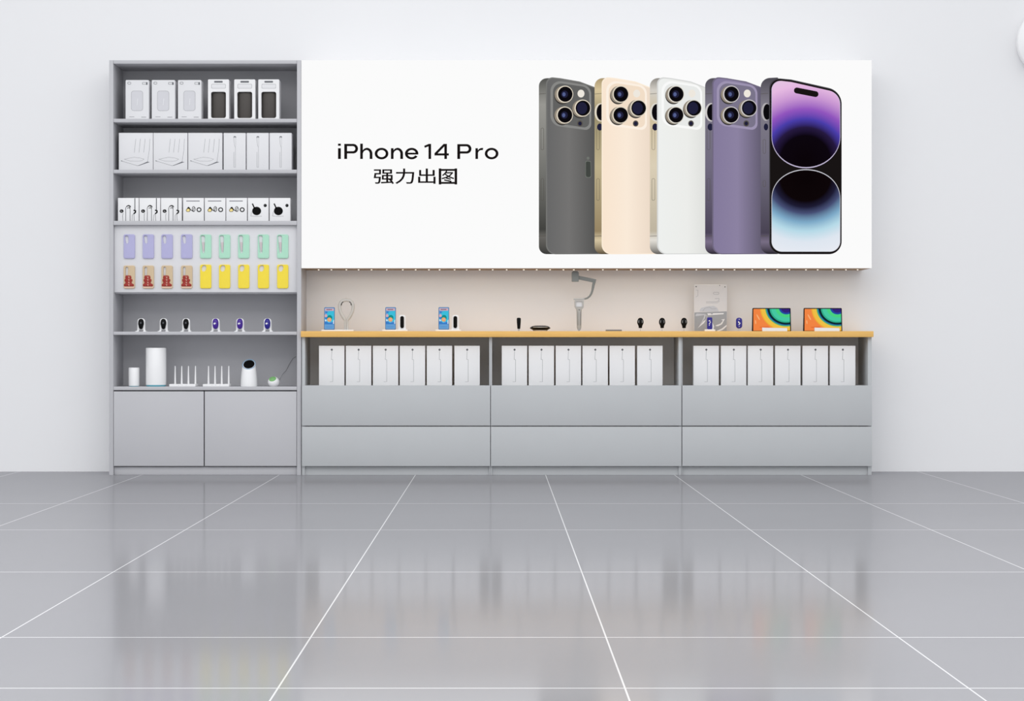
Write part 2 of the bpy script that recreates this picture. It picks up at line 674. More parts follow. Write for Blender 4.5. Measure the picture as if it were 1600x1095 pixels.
# outlines of the words on the sign, as triangles on a 2000 x 400 grid
GLYPHS = {'强力出':([1507,1681,1681,1467,1467,1535,1535,1681,1681,1752,1752,1902,1902,1972,1972,1752,1752,1930,1930,2000,2000,1930,1930,1435,1435,1507,1019,1019,1312,1311,1311,1311,1310,1298,1285,1269,1248,1234,1219,1202,1182,1161,1133,1102,1064,1062,1058,1053,1040,1088,1119,1145,1162,1171,1178,1184,1189,1205,1219,1231,1241,1016,1000,958,880,749,736,726,715,698,821,893,932,947,723,723,951,951,951,1019,531,531,343,343,595,470,470,614,614,470,470,546,542,532,522,507,563,593,618,640,657,599,593,588,583,578,492,404,322,243,233,406,406,266,266,406,406,281,281,595,406,406,326,326,552,552,470,470,176,9,9,239,239,83,81,78,74,72,236,236,236,235,234,227,218,208,194,183,171,158,143,128,108,85,56,54,51,47,35,71,92,109,121,128,133,136,139,147,155,162,168,39,0,9,16,23,28,176],[70,70,209,209,362,362,248,248,400,400,248,248,363,363,209,209,70,70,190,190,6,6,30,30,190,190,323,309,309,302,298,292,287,176,100,53,27,19,13,10,8,8,8,8,9,20,28,36,50,48,47,47,47,47,48,50,52,71,111,177,268,268,203,133,65,1,11,18,24,32,90,150,212,268,268,309,309,323,400,400,299,343,343,299,265,265,235,235,113,113,63,66,70,79,88,101,115,89,65,41,16,0,11,18,25,30,26,22,19,15,54,60,113,113,235,235,265,265,378,378,148,200,200,148,148,200,200,148,341,341,378,378,247,247,233,216,199,188,188,182,178,173,169,108,65,38,22,16,11,9,8,7,7,8,8,19,26,34,47,45,44,44,44,44,45,46,47,56,76,108,151,151,151,183,215,249,284,284],[7,9,8,7,10,9,11,13,12,11,14,13,3,5,4,3,6,5,3,7,6,3,10,7,3,11,10,3,14,11,2,14,3,1,15,2,15,14,2,1,16,15,23,25,24,23,0,25,17,19,18,17,20,19,23,1,0,23,16,1,23,17,16,23,22,17,22,20,17,21,20,22,77,79,78,77,26,79,76,26,77,76,27,26,74,76,75,74,27,76,74,28,27,74,29,28,74,30,29,74,31,30,74,32,31,74,73,32,73,60,32,60,33,32,72,61,73,61,60,73,72,62,61,59,33,60,71,62,72,71,63,62,58,33,59,58,34,33,70,63,71,70,64,63,57,34,58,57,35,34,69,64,70,56,35,57,69,68,64,68,67,64,67,66,64,66,65,64,56,36,35,55,36,56,47,49,48,54,36,55,47,50,49,53,36,54,47,51,50,52,36,53,47,52,51,47,36,52,46,36,47,45,36,46,45,37,36,44,37,45,44,38,37,44,39,38,44,40,39,43,40,44,43,41,40,42,41,43,129,131,130,129,128,131,128,132,131,117,82,118,82,119,118,82,81,119,81,84,119,117,83,82,80,84,81,177,132,128,117,80,83,117,84,80,175,177,176,175,132,177,116,84,117,115,85,116,85,84,116,115,86,85,174,133,175,133,132,175,174,134,133,113,122,114,122,115,114,122,86,115,122,87,86,122,126,87,126,125,87,125,88,87,174,135,134,174,136,135,173,136,174,113,123,122,121,126,122,120,126,121,120,127,126,124,88,125,173,137,136,173,138,137,173,139,138,172,139,173,172,140,139,172,141,140,172,142,141,172,171,142,171,170,142,170,143,142,169,143,170,113,120,123,113,127,120,113,124,127,113,96,124,96,88,124,113,112,96,112,89,96,89,95,96,97,88,96,111,89,112,111,90,89,95,88,89,95,97,88,168,143,169,168,144,143,94,97,95,94,98,97,93,98,94,92,98,93,167,144,168,91,98,92,90,98,91,167,145,144,90,99,98,111,99,90,110,99,111,166,145,167,109,99,110,165,145,166,157,159,158,164,145,165,157,160,159,163,145,164,157,161,160,162,145,163,157,162,161,157,145,162,109,105,99,105,100,99,157,146,145,156,146,157,109,106,105,104,100,105,155,146,156,109,107,106,103,100,104,109,108,107,155,147,146,154,147,155,102,100,103,102,101,100,154,148,147,154,149,148,154,150,149,153,150,154,153,151,150,152,151,153])}


def text_mesh(name, body, x0, x1, ztop, zbot, y, material, parent):
    vx, vz, tri = GLYPHS[body]
    me = bpy.data.meshes.new(name)
    me.from_pydata([(x0 + a * (x1 - x0) / 2000, y, zbot + c * (ztop - zbot) / 400) for a, c in zip(vx, vz)], [],
                   [tri[i:i + 3] for i in range(0, len(tri), 3)])
    me.materials.append(material)
    o = bpy.data.objects.new(name, me)
    COL.objects.link(o)
    o.parent = parent
    return o


def lettering(name, shapes):
    """letters drawn on an 1600-wide layout of the headline; each shape is (outline, holes)"""
    def q_(p):
        return P(500 + p[0] * 0.1875, 200 + p[1] * 0.1875)
    q = MB().m('sign_black')
    for outl, holes in shapes:
        loops = [[q_(p) for p in lp] for lp in [outl] + list(holes)]
        tri = tessellate_polygon([[Vector((p[0], p[1], 0)) for p in lp] for lp in loops])
        vs = [q.bm.verts.new((p[0], YF - 0.0004, p[1])) for lp in loops for p in lp]
        for t in tri:
            q._face([vs[i] for i in t])
    return q.build(name, lb, smooth=0)


def L_bar(x0, x1, z0, z1):
    return ([(x0, z0), (x1, z0), (x1, z1), (x0, z1)], [])


def L_o(cx, cz=213, rx=57, rz=48):
    return (ell(cx, cz, rx, rz, 48), [ell(cx, cz, rx - 22.5, rz - 18.5, 40)])


def L_P(x, xr, z0, z1, zb):
    return (rpoly([(x, z0), (xr, z0, 41), (xr, zb, 41), (x + 24, zb), (x + 24, z1), (x, z1)], 14),
            [rpoly([(x + 24, z0 + 19), (xr - 23, z0 + 19, 22), (xr - 23, zb - 19, 22), (x + 24, zb - 19)], 12)])


def L_arch(x0, x1, z0):
    """n, or h when z0 lies above the arch"""
    out = [(x0, 258), (x0, z0), (x0 + 22, z0)]
    c = x1 - 50
    out += [(x0 + 22, 184), (x0 + 33, 172), (x0 + 48, 166)] + [(c + 50 * cos(a), 213 + 49 * sin(a)) for a in [-pi / 2 + pi / 2 * t / 14 for t in range(1, 15)]]
    out += [(x1, 258), (x1 - 23, 258)] + [(c + 27 * cos(a), 214 + 31 * sin(a)) for a in [-pi / 2 * t / 12 for t in range(13)]]
    out += [(x0 + 42, 186), (x0 + 28, 196), (x0 + 22, 212), (x0 + 22, 258)]
    return (out, [])


def L_e(cx):
    a0, a1 = radians(29), 2 * pi + radians(7)
    A = [a0 + (a1 - a0) * t / 44 for t in range(45)]
    o_ = [(cx + 56 * cos(a), 213 + 48 * sin(a)) for a in A]
    i_ = [(cx + 33.5 * cos(a), 213 + 29.5 * sin(a)) for a in A]
    return [(o_ + i_[::-1], []), L_bar(cx - 34, cx + 55, 205.5, 221)]


lettering('headline_lettering', [L_bar(150, 174, 130, 148), L_bar(150, 174, 168, 258), L_P(202, 317, 132, 258, 212), L_arch(335, 437, 130), L_o(513),
                                 L_arch(591, 692, 168)] + L_e(764))
lettering('headline_lettering', [([(926, 132), (926, 258), (904, 258), (904, 153), (873, 165), (868, 148), (906, 132)], []),
                                 ([(1058, 132), (1058, 211), (1074, 211), (1074, 229), (1058, 229), (1058, 258), (1036, 258), (1036, 229), (954, 229), (954, 210), (1030, 132)],
                                  [[(1036, 154), (1036, 211), (981, 211)]])])
lettering('headline_lettering', [L_P(1144, 1262, 134, 258, 213),
                                 ([(1295, 168), (1316, 168), (1316, 185), (1328, 172), (1343, 166), (1361, 166), (1357, 184), (1341, 184), (1325, 191), (1317, 206), (1317, 258), (1295, 258)], []), L_o(1430)])
text_mesh('slogan_lettering', '强力出', lx(583.8), lx(680.6), lz(263.2), lz(287.5), YF - 0.0004, M['sign_black'], lb)
q = MB().m('sign_black')
for pts, wd in (([(1000, 344), (1000, 463)], 17), ([(1132, 344), (1132, 463)], 17), ([(996, 349), (1136, 349)], 13), ([(996, 457), (1136, 457)], 13),
                ([(1054, 360), (1042, 378), (1024, 394)], 9), ([(1046, 373), (1104, 373), (1084, 394), (1056, 410), (1018, 421)], 9),
                ([(1046, 386), (1070, 404), (1112, 420)], 9), ([(1054, 417), (1086, 426)], 9), ([(1038, 433), (1092, 445)], 9)):
    q.line([P(500 + x_ * 0.1875, 200 + z_ * 0.1875) for x_, z_ in pts], wd * 1.25 * 0.1875 * S, YF - 0.0004)
q.build('slogan_lettering', lb, smooth=0)

# the five printed phones
LAY = 0.0001


def vramp(name, y0, y1, stops):
    return glow_ramp(name, 2, lz(y0), lz(y1), stops)


def hramp(name, x0, x1, stops):
    return glow_ramp(name, 0, lx(x0), lx(x1), stops)


LENS = glow('print_lens_black', C(12, 10, 14))
LENS2 = glow('print_lens_navy', C(32, 32, 58))
LENS3 = glow('print_lens_glint', C(84, 96, 142))
SHADE = glow('print_lens_shade', C(58, 56, 54))
FLASH = glow('print_flash', C(238, 232, 222))
RING = glow('print_ring', C(226, 216, 198))
RING2 = glow('print_ring_dark', C(150, 140, 126))
SEAM = glow('print_seam', C(86, 82, 76))


def phone_back(i, dx, back, side, bump, bumpedge, edge, ringc, extra=None, xr=931):
    ly = [YF - 0.0003 - LAY * 14 * i]

    def nx():
        ly[0] -= LAY
        return ly[0]

    def Q(x, y):
        return P(x + dx, y)
    q = MB()
    # metal edge
    q.m(side).flat([Q(*p) for p in rpoly([(842, 122.6, 15), (866, 121.8, 2), (866, 397, 2), (842, 397, 22)])], nx())
    # marks on the edge: seams, switch, buttons
    y = nx()
    q.m(SEAM)
    q.line([Q(842.4, 147), Q(853, 146)], 0.0022, y)
    q.line([Q(842, 369), Q(853, 368.6)], 0.0026, y)
    for (a0, a1) in ((200, 234), (279, 313)):
        q.line([Q(*p) for p in rpoly([(845.2, a0, 2), (849.6, a0, 2), (849.6, a1, 2), (845.2, a1, 2)], 4)], 0.0018, y, True)
    if i > 0:   # lens bump in profile
        q.m(ringc).flat([Q(*p) for p in ell(851.4, 175.5, 9.4, 14.4, 28)], nx())
        q.m(LENS).flat([Q(*p) for p in ell(852.6, 175.5, 7.6, 12.8, 28)], nx())
        q.m(LENS2).flat([Q(*p) for p in ell(850.2, 198.5, 4.4, 5.6, 20)], nx())
    # glass back
    y = nx()
    q.m(edge).flat([Q(*p) for p in rpoly([(853, 119.6, 15), (876, 122.2, 6), (906, 127.4, 12), (xr, 136.8, 4), (xr + 14, 397, 1), (853, 397.4, 15)])], y)
    y = nx()
    q.m(back).flat([Q(*p) for p in rpoly([(855, 121.6, 14), (876, 124.0, 6), (906, 129.2, 12), (xr, 138.6, 4), (xr + 14, 395.8, 1), (855, 396, 14)])], y)
    # camera plateau
    q.m(bumpedge).flat([Q(*p) for p in rpoly([(860.2, 124.6, 15), (923.6, 133.8, 15), (923.8, 204.2, 9), (860.2, 195.6, 17)])], nx())
    q.m(bump).flat([Q(*p) for p in rpoly([(864, 128.4, 13), (920.6, 136.6, 13), (920.8, 200.4, 8), (864, 191.6, 15)])], nx())
    ya, yb, yc, yd, ye = nx(), nx(), nx(), nx(), nx()
    for (cx, cy, r) in ((882.8, 147.2, 13.4), (882.4, 179.8, 13.4), (910.4, 169.0, 13.4)):
        q.m(SHADE).flat([Q(*p) for p in ell(cx - 4.0, cy + 2.0, r * 0.96, r * 1.04)], ya)
        q.m(RING2).flat([Q(*p) for p in ell(cx - 2.8, cy + 0.6, r, r)], yb)
        q.m(ringc).flat([Q(*p) for p in ell(cx, cy, r * 0.96, r)], yc)
        q.m(LENS).flat([Q(*p) for p in ell(cx + 0.4, cy, r * 0.85, r * 0.89)], yd)
        if cx < 900:
            q.m(LENS2).flat([Q(*p) for p in ell(cx - 0.6, cy, r * 0.40, r * 0.42)], ye)
            q.m(LENS3).flat([Q(*p) for p in ell(cx - 1.6, cy + 0.2, r * 0.19, r * 0.24)], ye - LAY * 0.5)
        else:
            q.m(LENS2).flat([Q(*p) for p in ell(cx - 1.0, cy, r * 0.60, r * 0.70)], ye)
    q.m(FLASH).flat([Q(*p) for p in ell(907.8, 146.2, 5.4, 6.1)], ya)
    q.m(SEAM).flat([Q(*p) for p in ell(906.2, 193.0, 4.4, 4.8)], ya)
    q.m(LENS2).flat([Q(*p) for p in ell(906.2, 193.0, 2.8, 3.1)], yb)
    if extra:
        y = nx()
        q.m(extra[0])
        q.flat([Q(*p) for p in rpoly([(914.6, 251.2, 2), (923.2, 251.6, 2), (924, 278, 3), (914.6, 277.4, 3)])], y)
        q.flat([Q(*p) for p in ell(918.8, 247.2, 2.2, 2.4)], y)
        q.m(extra[1]).flat([Q(*p) for p in rpoly([(915.4, 252.2, 2), (922.6, 252.6, 2), (923.2, 277, 3), (915.4, 276.4, 3)])], y - LAY * 0.5)
    return q.build('phone_picture', lb, smooth=0)


c1 = C
pic = phone_back(0, 0,
    hramp('print_graphite_back', 855, 931, [(0, C(104, 104, 104)), (0.45, C(116, 115, 114)), (1, C(84, 84, 83))]),
    vramp('print_graphite_edge', 397, 122, [(0, C(58, 58, 56)), (0.1, C(104, 102, 98)), (0.14, C(66, 66, 63)), (0.45, C(112, 112, 108)), (0.85, C(152, 151, 146)), (0.95, C(112, 112, 108)), (1, C(80, 80, 78))]),
    glow('print_graphite_bump', C(98, 98, 97)), glow('print_graphite_bump_edge', C(136, 136, 134)),
    glow('print_graphite_rim', C(118, 118, 116)), RING,
    (glow('print_slot_rim', C(112, 116, 110)), glow('print_slot', C(66, 70, 66))))
pic['label'] = 'printed graphite grey phone, leftmost of the five'
pic = phone_back(1, 87.0,
    hramp('print_gold_back', 942, 1018, [(0, C(249, 229, 208)), (0.5, C(250, 234, 216)), (1, C(236, 218, 200))]),
    vramp('print_gold_edge', 397, 122, [(0, C(86, 72, 52)), (0.08, C(212, 196, 162)), (0.13, C(150, 132, 100)), (0.5, C(190, 176, 140)), (0.8, C(150, 140, 108)), (0.93, C(214, 196, 156)), (1, C(170, 150, 112))]),
    glow('print_gold_bump', C(242, 222, 200)), glow('print_gold_bump_edge', C(252, 240, 226)),
    glow('print_gold_rim', C(252, 236, 216)), RING, xr=930)
pic['label'] = 'printed pale gold phone'
pic = phone_back(2, 173.4,
    hramp('print_silver_back', 1028, 1105, [(0, C(238, 240, 238)), (0.6, C(236, 237, 234)), (1, C(222, 223, 220))]),
    vramp('print_silver_edge', 397, 122, [(0, C(90, 88, 84)), (0.08, C(226, 222, 214)), (0.13, C(190, 180, 160)), (0.5, C(218, 206, 182)), (0.8, C(206, 190, 156)), (0.93, C(210, 206, 198)), (1, C(140, 136, 130))]),
    glow('print_silver_bump', C(232, 234, 232)), glow('print_silver_bump_edge', C(248, 249, 248)),
    glow('print_silver_rim', C(214, 215, 214)), glow('print_ring_pale', C(222, 218, 208)), xr=930)
pic['label'] = 'printed silver white phone'
pic = phone_back(3, 259.6,
    hramp('print_purple_back', 1114, 1190, [(0, C(132, 122, 156)), (0.5, C(140, 130, 162)), (1, C(98, 92, 112))]),
    vramp('print_purple_edge', 397, 122, [(0, C(40, 36, 44)), (0.07, C(124, 112, 138)), (0.12, C(76, 68, 88)), (0.5, C(112, 106, 126)), (0.85, C(124, 120, 134)), (1, C(84, 80, 90))]),
    glow('print_purple_bump', C(122, 116, 138)), glow('print_purple_bump_edge', C(158, 148, 178)),
    glow('print_purple_rim', C(112, 104, 128)), glow('print_ring_silver', C(206, 202, 202)), xr=931)
pic['label'] = 'printed deep purple phone'

# fifth phone, seen from its screen side
y0 = YF - 0.0003 - LAY * 14 * 4
q = MB()
dx = 346.4
q.m(vramp('print_violet_edge', 397, 122, [(0, C(30, 28, 34)), (0.07, C(120, 110, 132)), (0.12, C(72, 66, 82)), (0.5, C(110, 106, 122)), (0.85, C(128, 124, 136)), (1, C(76, 74, 82))]))
q.flat([P(x, y) for x, y in rpoly([(842 + dx, 122.6, 15), (1216, 121.2, 2), (1216, 397, 2), (842 + dx, 397, 22)])], y0)
y = y0 - LAY
q.m(SEAM)
q.line([P(1188.8, 147), P(1200, 146)], 0.0022, y)
q.line([P(1188.6, 369), P(1200, 368.6)], 0.0026, y)
for (a0, a1) in ((218, 240), (282, 292)):
    q.line([P(*p) for p in rpoly([(1192, a0, 2), (1196, a0, 2), (1196, a1, 2), (1192, a1, 2)], 4)], 0.0018, y, True)
q.m(glow('print_ring_silver', C(176, 172, 176))).flat([P(*p) for p in ell(1196.6, 175, 7.4, 14.0, 28)], y - LAY)
q.m(LENS).flat([P(*p) for p in ell(1198.4, 175, 6.0, 12.4, 28)], y - 2 * LAY)
q.m(LENS2).flat([P(*p) for p in ell(1196.6, 198.5, 3.4, 5.4, 20)], y - 2 * LAY)
y -= 3 * LAY
face = [(1201.6, 121.2, 17), (1236, 124.4, 10), (1314.8, 142.0, 26), (1314.8, 397.2, 20), (1201.6, 397.2, 19)]
q.m(glow('print_bezel_sheen', C(70, 68, 74))).flat([P(*p) for p in rpoly(face, 12)], y)
y -= LAY
fin = [(1203.0, 122.6, 16), (1236, 125.8, 10), (1314.4, 143.6, 25), (1314.4, 396.6, 19), (1203.0, 396.6, 18)]
q.m('sign_black').flat([P(*p) for p in rpoly(fin, 12)], y)
y -= LAY
cxs = 1259.0
upper_top = rpoly([(1205.2, 125.0, 15), (1236, 128.4, 8), (1312.6, 145.6, 22), (1312.6, 217, 0), (1205.2, 213, 0)], 12)
# upper lit lens-shape: straight sides, round below
arc = [(cxs + 53.8 * cos(a), 214 + 49 * sin(a)) for a in [pi * t / 28 for t in range(29)]]
up = [p for p in upper_top[:-2]] + arc
up_ink = glow_rings('print_upper_screen', P(1258, 251), lx(1258 + 130) - lx(1258), lx(1258 + 130) - lx(1258),
    [(0, C(10, 4, 8)), (0.30, C(12, 6, 14)), (0.40, C(38, 26, 64)), (0.50, C(74, 62, 170)), (0.62, C(146, 86, 190)), (0.76, C(200, 150, 210)), (0.90, C(230, 186, 226)), (1, C(228, 196, 226))])
rim_ink = glow('print_screen_rim', C(196, 186, 214))
rim2 = glow('print_screen_rim_low', C(206, 206, 214))
q.m(rim_ink).flat([P(*p) for p in up], y)
inner = [(cxs + (x - cxs) * 0.985, (yy if yy < 205 else 205 + (yy - 205) * 0.97)) for x, yy in up]
q.m(up_ink).flat([P(*p) for p in inner], y - LAY)
lo_bot = rpoly([(1205.2, 300, 0), (1312.6, 318, 0), (1312.6, 393.2, 16), (1205.2, 393.2, 16)], 10)
arc2 = []
for t in range(41):
    a = pi * t / 40
    rr = 53.8
    arc2.append((cxs - rr * cos(a), 312 - 47.5 * sin(a) ** 0.9))
low = arc2 + [p for p in lo_bot if p[1] > 330]
q.m(rim2).flat([P(*p) for p in low], y)
inner2 = [(cxs + (x - cxs) * 0.985, (yy if yy > 320 else 320 - (320 - yy) * 0.975)) for x, yy in low]
lo_ink = glow_rings('print_lower_screen', P(1258, 279), lx(1258 + 130) - lx(1258), lx(1258 + 118) - lx(1258),
    [(0, C(10, 4, 6)), (0.30, C(13, 6, 8)), (0.38, C(30, 28, 52)), (0.46, C(70, 78, 116)), (0.58, C(126, 170, 200)), (0.70, C(182, 218, 232)), (0.84, C(222, 230, 240)), (1, C(230, 234, 242))])
q.m(lo_ink).flat([P(*p) for p in inner2], y - LAY)
r = radians(-11)
pill = rrect(-19.4, 19.4, -4.6, 4.6, 4.5)
q.m('sign_black').flat([P(1259.4 + px * cos(r) - pz * sin(r), 144.4 - (px * sin(r) + pz * cos(r))) for px, pz in pill], y - 2 * LAY)
pic = q.build('phone_picture', lb, smooth=0)
pic['label'] = 'printed phone showing its purple and blue screen'

# warm lamps under the sign
for i, px in enumerate([p + random.uniform(-4, 4) for p in range(500, 1345, 21)]):
    q = MB().m('led')
    yy = 0.20
    q.lathe([(0.0025, -0.0032), (0.0042, -0.0022), (0.005, 0.0)], n=12)
    q.build('led_lamp', lb, loc=(X(px, yy) - LBX, yy - 0.16, 0.0))
a_ = area('under_sign_light', ((LX0 + LX1) / 2, 0.20, LZ0 - 0.012), (radians(0), 0, 0), 3.25, 0.03, 1.15, (1.0, 0.925, 0.78))
a_.data.spread = radians(170)

# ------------------------------------------------------------------ cartons


def carton(name, wpx, hpx, depth, Y, art, mt='carton', bev=0.0015, corner=0):
    """a carton whose base centre front is its origin; art draws in pixels from bottom left"""
    kk = k(Y)
    q = MB().m(mt)
    wd, ht = wpx * kk, hpx * kk
    if corner:
        q.plate(rpoly([(-wd / 2, 0, 0.001), (wd / 2, 0, 0.001), (wd / 2, ht, corner), (-wd / 2, ht, corner)], 5), 0, depth, bev=0.001)
    else:
        q.box(-wd / 2, wd / 2, 0, depth, 0, ht, bev)
    art(q, lambda x, yy: ((x - wpx / 2) * kk, (hpx - yy) * kk), kk)
    return q.build(name)


PR = -0.0004   # print sits just proud of the card


def art_speaker(q, A, kk):
    q.m('ink_shape').flat([A(*p) for p in rrect(9, 27, 17, 48, 4)], PR)
    q.m('ink_pale').line([A(*p) for p in rrect(9, 27, 17, 48, 4)], 0.4 * kk, PR * 1.5, True)
    q.m('ink_grey')
    q.line([A(*p) for p in rrect(3.4, 8.2, 3.2, 6.6, 1.6, 4)], 0.5 * kk, PR, True)
    q.line([A(*p) for p in rrect(26.4, 33, 3.8, 6.8, 0.6, 3)], 0.5 * kk, PR, True)
    q.flat([A(*p) for p in rrect(32, 34.4, 3.4, 7.6, 0.6, 3)], PR * 1.5)
    q.m('ink_pale')
    q.line([A(6, 57.6), A(13.4, 57.6)], 0.7 * kk, PR)
    q.line([A(25, 58), A(32, 58)], 0.9 * kk, PR)
    q.m('print_white').line([A(19, 29), A(18, 39)], 0.6 * kk, PR * 2)


Yc = 0.022
proto = carton('speaker_box', 36.4, 61.2, 0.095, Yc, art_speaker, corner=0.006)
lab = ['white carton with a faint speaker drawing, nearest the left side of the top shelf',
       'white carton with a faint speaker drawing, middle of three on the top shelf',
       'white carton with a faint speaker drawing, beside the windowed boxes on the top shelf']
for i, px in enumerate((214.4, 255.2, 296.2)):
    loc = (X(px, Yc), Yc, SHELF[0])
    if i == 0:
        proto.location = loc
        tag(proto, lab[0], 'box', 'speaker cartons on the top shelf')
    else:
        dup(proto, loc, lab[i])

# cartons with a window showing a dark speaker
kk = k(Yc)
W, H = 32.8 * kk, 62.2 * kk


def B_(x, y):
    return ((x - 16.4) * kk, (62.2 - y) * kk)


t0 = thing('windowed_box', (0, 0, 0), 'white windowed carton with a dark speaker inside', 'box', 'windowed speaker boxes on the top shelf')
hole = [B_(*p) for p in rrect(4.6, 28.0, 19.2, 60.4, 3.4, 6)]
outl = rpoly([(-W / 2, 0, 0.001), (W / 2, 0, 0.001), (W / 2, H, 0.006), (-W / 2, H, 0.006)], 5)
q = MB().m('carton_bright')
q.plate(outl, 0, 0.012, holes=[hole])
q.plate(outl, 0.055, 0.085)
q.box(-W / 2, -W / 2 + 0.0015, 0.011, 0.056, 0.001, H - 0.006)
q.box(W / 2 - 0.0015, W / 2, 0.011, 0.056, 0.001, H - 0.006)
q.box(-W / 2 + 0.006, W / 2 - 0.006, 0.011, 0.056, H - 0.002, H)
q.box(-W / 2 + 0.002, W / 2 - 0.002, 0.011, 0.056, 0, 0.002)
q.build('carton', t0)
q = MB().m('ink_pale')
q.flat([B_(*p) for p in rrect(5.2, 27.6, 7.2, 14.2, 1.6, 5)], PR)
q.m('carton').flat([B_(*p) for p in rrect(5.6, 27.2, 7.6, 13.8, 1.4, 5)], PR * 1.5)
o = q.build('paper_label', t0)
q = MB().m('ink_grey')
q.flat([B_(*p) for p in rrect(9.6, 23.0, 2.4, 5.2, 1, 5)], PR)
q.build('hang_slot', t0)
q = MB().m('window_dark')
q.lathe([(0.040, 0.004), (0.0445, 0.008), (0.0445, 0.150), (0.040, 0.160), (0.0, 0.161)], 0, 0.0335, 40, 1.0, 0.45)
o = q.build('speaker', t0)
o['label'] = 'dark grey speaker behind the window'
lab = ['white windowed carton with dark speaker inside, leftmost of three, beside the plain speaker cartons',
       'white windowed carton with dark speaker inside, middle one of three',
       'white windowed carton with dark speaker inside, nearest the right side of top shelf']
for i, px in enumerate((341.4, 382.4, 420.0)):
    loc = (X(px, Yc), Yc, SHELF[0])
    if i == 0:
        t0.location = loc
        t0['label'] = lab[0]
    else:
        dup(t0, loc, lab[i])


def art_router(q, A, kk):
    q.m('ink_pale')
    for x in (26.6, 33.8, 41.2):
        q.line([A(x, 9.5), A(x - 2.2, 30.6)], 0.45 * kk, PR)
    q.line([A(48.6, 9.5), A(47.8, 26), A(45.2, 43.8), A(44.6, 45.6)], 0.45 * kk, PR)
    q.line([A(3.8, 43.8), A(29.4, 51.4)], 0.5 * kk, PR)
    q.line([A(8.6, 41.2), A(14, 40), A(24, 38), A(34, 39.4), A(39.6, 41), A(36, 43.4), A(30, 44.4), A(18, 44), A(8.6, 41.2)], 0.35 * kk, PR)
    q.m('ink_grey')
    q.flat([A(28.4, 51.6), A(32, 51.2), A(46.6, 46.2), A(48.6, 45.6), A(44.6, 45), A(36, 48.8)], PR * 1.5)
    q.line([A(3.6, 43.5), A(5.4, 44.2)], 0.9 * kk, PR * 1.5)


def art_band(q, A, kk):
    q.m('ink_grey').flat([A(*p) for p in ell(17.6, 6.6, 2.0, 1.5, 16)], PR)
    q.m('carton').flat([A(*p) for p in ell(17.6, 7.4, 0.9, 0.8, 12)], PR * 1.5)
    q.m('ink_pale')
    q.line([A(15.9, 7.4), A(16.0, 10), A(17.0, 19), A(18.6, 23.6), A(18.6, 53.6), A(16.2, 53.6), A(16.2, 30)], 0.4 * kk, PR)
    q.line([A(18.9, 7.6), A(18.9, 22)], 0.25 * kk, PR)


proto = carton('router_box', 53.2, 58.0, 0.15, Yc, art_router)
lab = ['white carton printed with a four-antenna router outline, at the left end of second shelf',
       'white carton printed with a four-antenna router outline, middle of the three',
       'white carton printed with a four-antenna router outline, beside the narrow wand cartons']
for i, px in enumerate((212.2, 266.2, 320.6)):
    loc = (X(px, Yc), Yc, SHELF[1])
    if i == 0:
        proto.location = loc
        tag(proto, lab[0], 'box', 'router cartons on the second shelf')
    else:
        dup(proto, loc, lab[i])
proto = carton('wand_box', 34.6, 58.0, 0.12, Yc, art_band, bev=0.003)
lab = ['narrow white carton printed with a thin wand, beside the router cartons',
       'narrow white carton printed with a thin wand, middle of three on second shelf',
       'narrow white carton printed with a thin wand, at right end of the second shelf']
for i, px in enumerate((366.6, 402.6, 438.4)):
    loc = (X(px, Yc), Yc, SHELF[1])
    if i == 0:
        proto.location = loc
        tag(proto, lab[0], 'box', 'narrow cartons on the second shelf')
    else:
        dup(proto, loc, lab[i])


def art_headset(q, A, kk):
    q.m('ink_black')
    q.line([A(*p) for p in ell(5.8, 20.6, 2.2, 1.8, 16)], 1.59 * kk, PR, True)
    q.line([A(5.4, 20.6), A(6.6, 20.2)], 1.16 * kk, PR)
    arch = [(12.2, 36.4), (12.4, 24)] + ell(15.6, 17.6, 3.4, 5.4, 14, a0=pi, a1=2 * pi) + [(19.0, 24), (19.0, 36.4)]
    q.m('ink_dark').line([A(*p) for p in arch], 0.80 * kk, PR)
    q.m('ink_black').line([A(*p) for p in ell(16.8, 14.6, 3.0, 2.8, 10, a0=1.15 * pi, a1=1.95 * pi)], 1.30 * kk, PR * 1.5)
    q.line([A(*p) for p in ell(16.8, 17.0, 2.0, 1.6, 8, a0=1.15 * pi, a1=1.9 * pi)], 0.87 * kk, PR * 1.5)
    q.m('ink_dark').line([A(26.6, 0.8), A(26.6, 18.6)], 1.30 * kk, PR)
    q.m('ink_black').line([A(25, 19.4), A(27.6, 20.2), A(27.4, 22.6), A(25.2, 24.4)], 2.03 * kk, PR)
    q.m('ink_dark')
    q.line([A(25.2, 24.4), A(22.4, 27), A(22, 36.4)], 0.51 * kk, PR)
    q.line([A(25, 26), A(25.6, 36.4)], 0.58 * kk, PR)
    q.line([A(8, 24), A(7.4, 28), A(7.8, 36.4)], 0.51 * kk, PR)


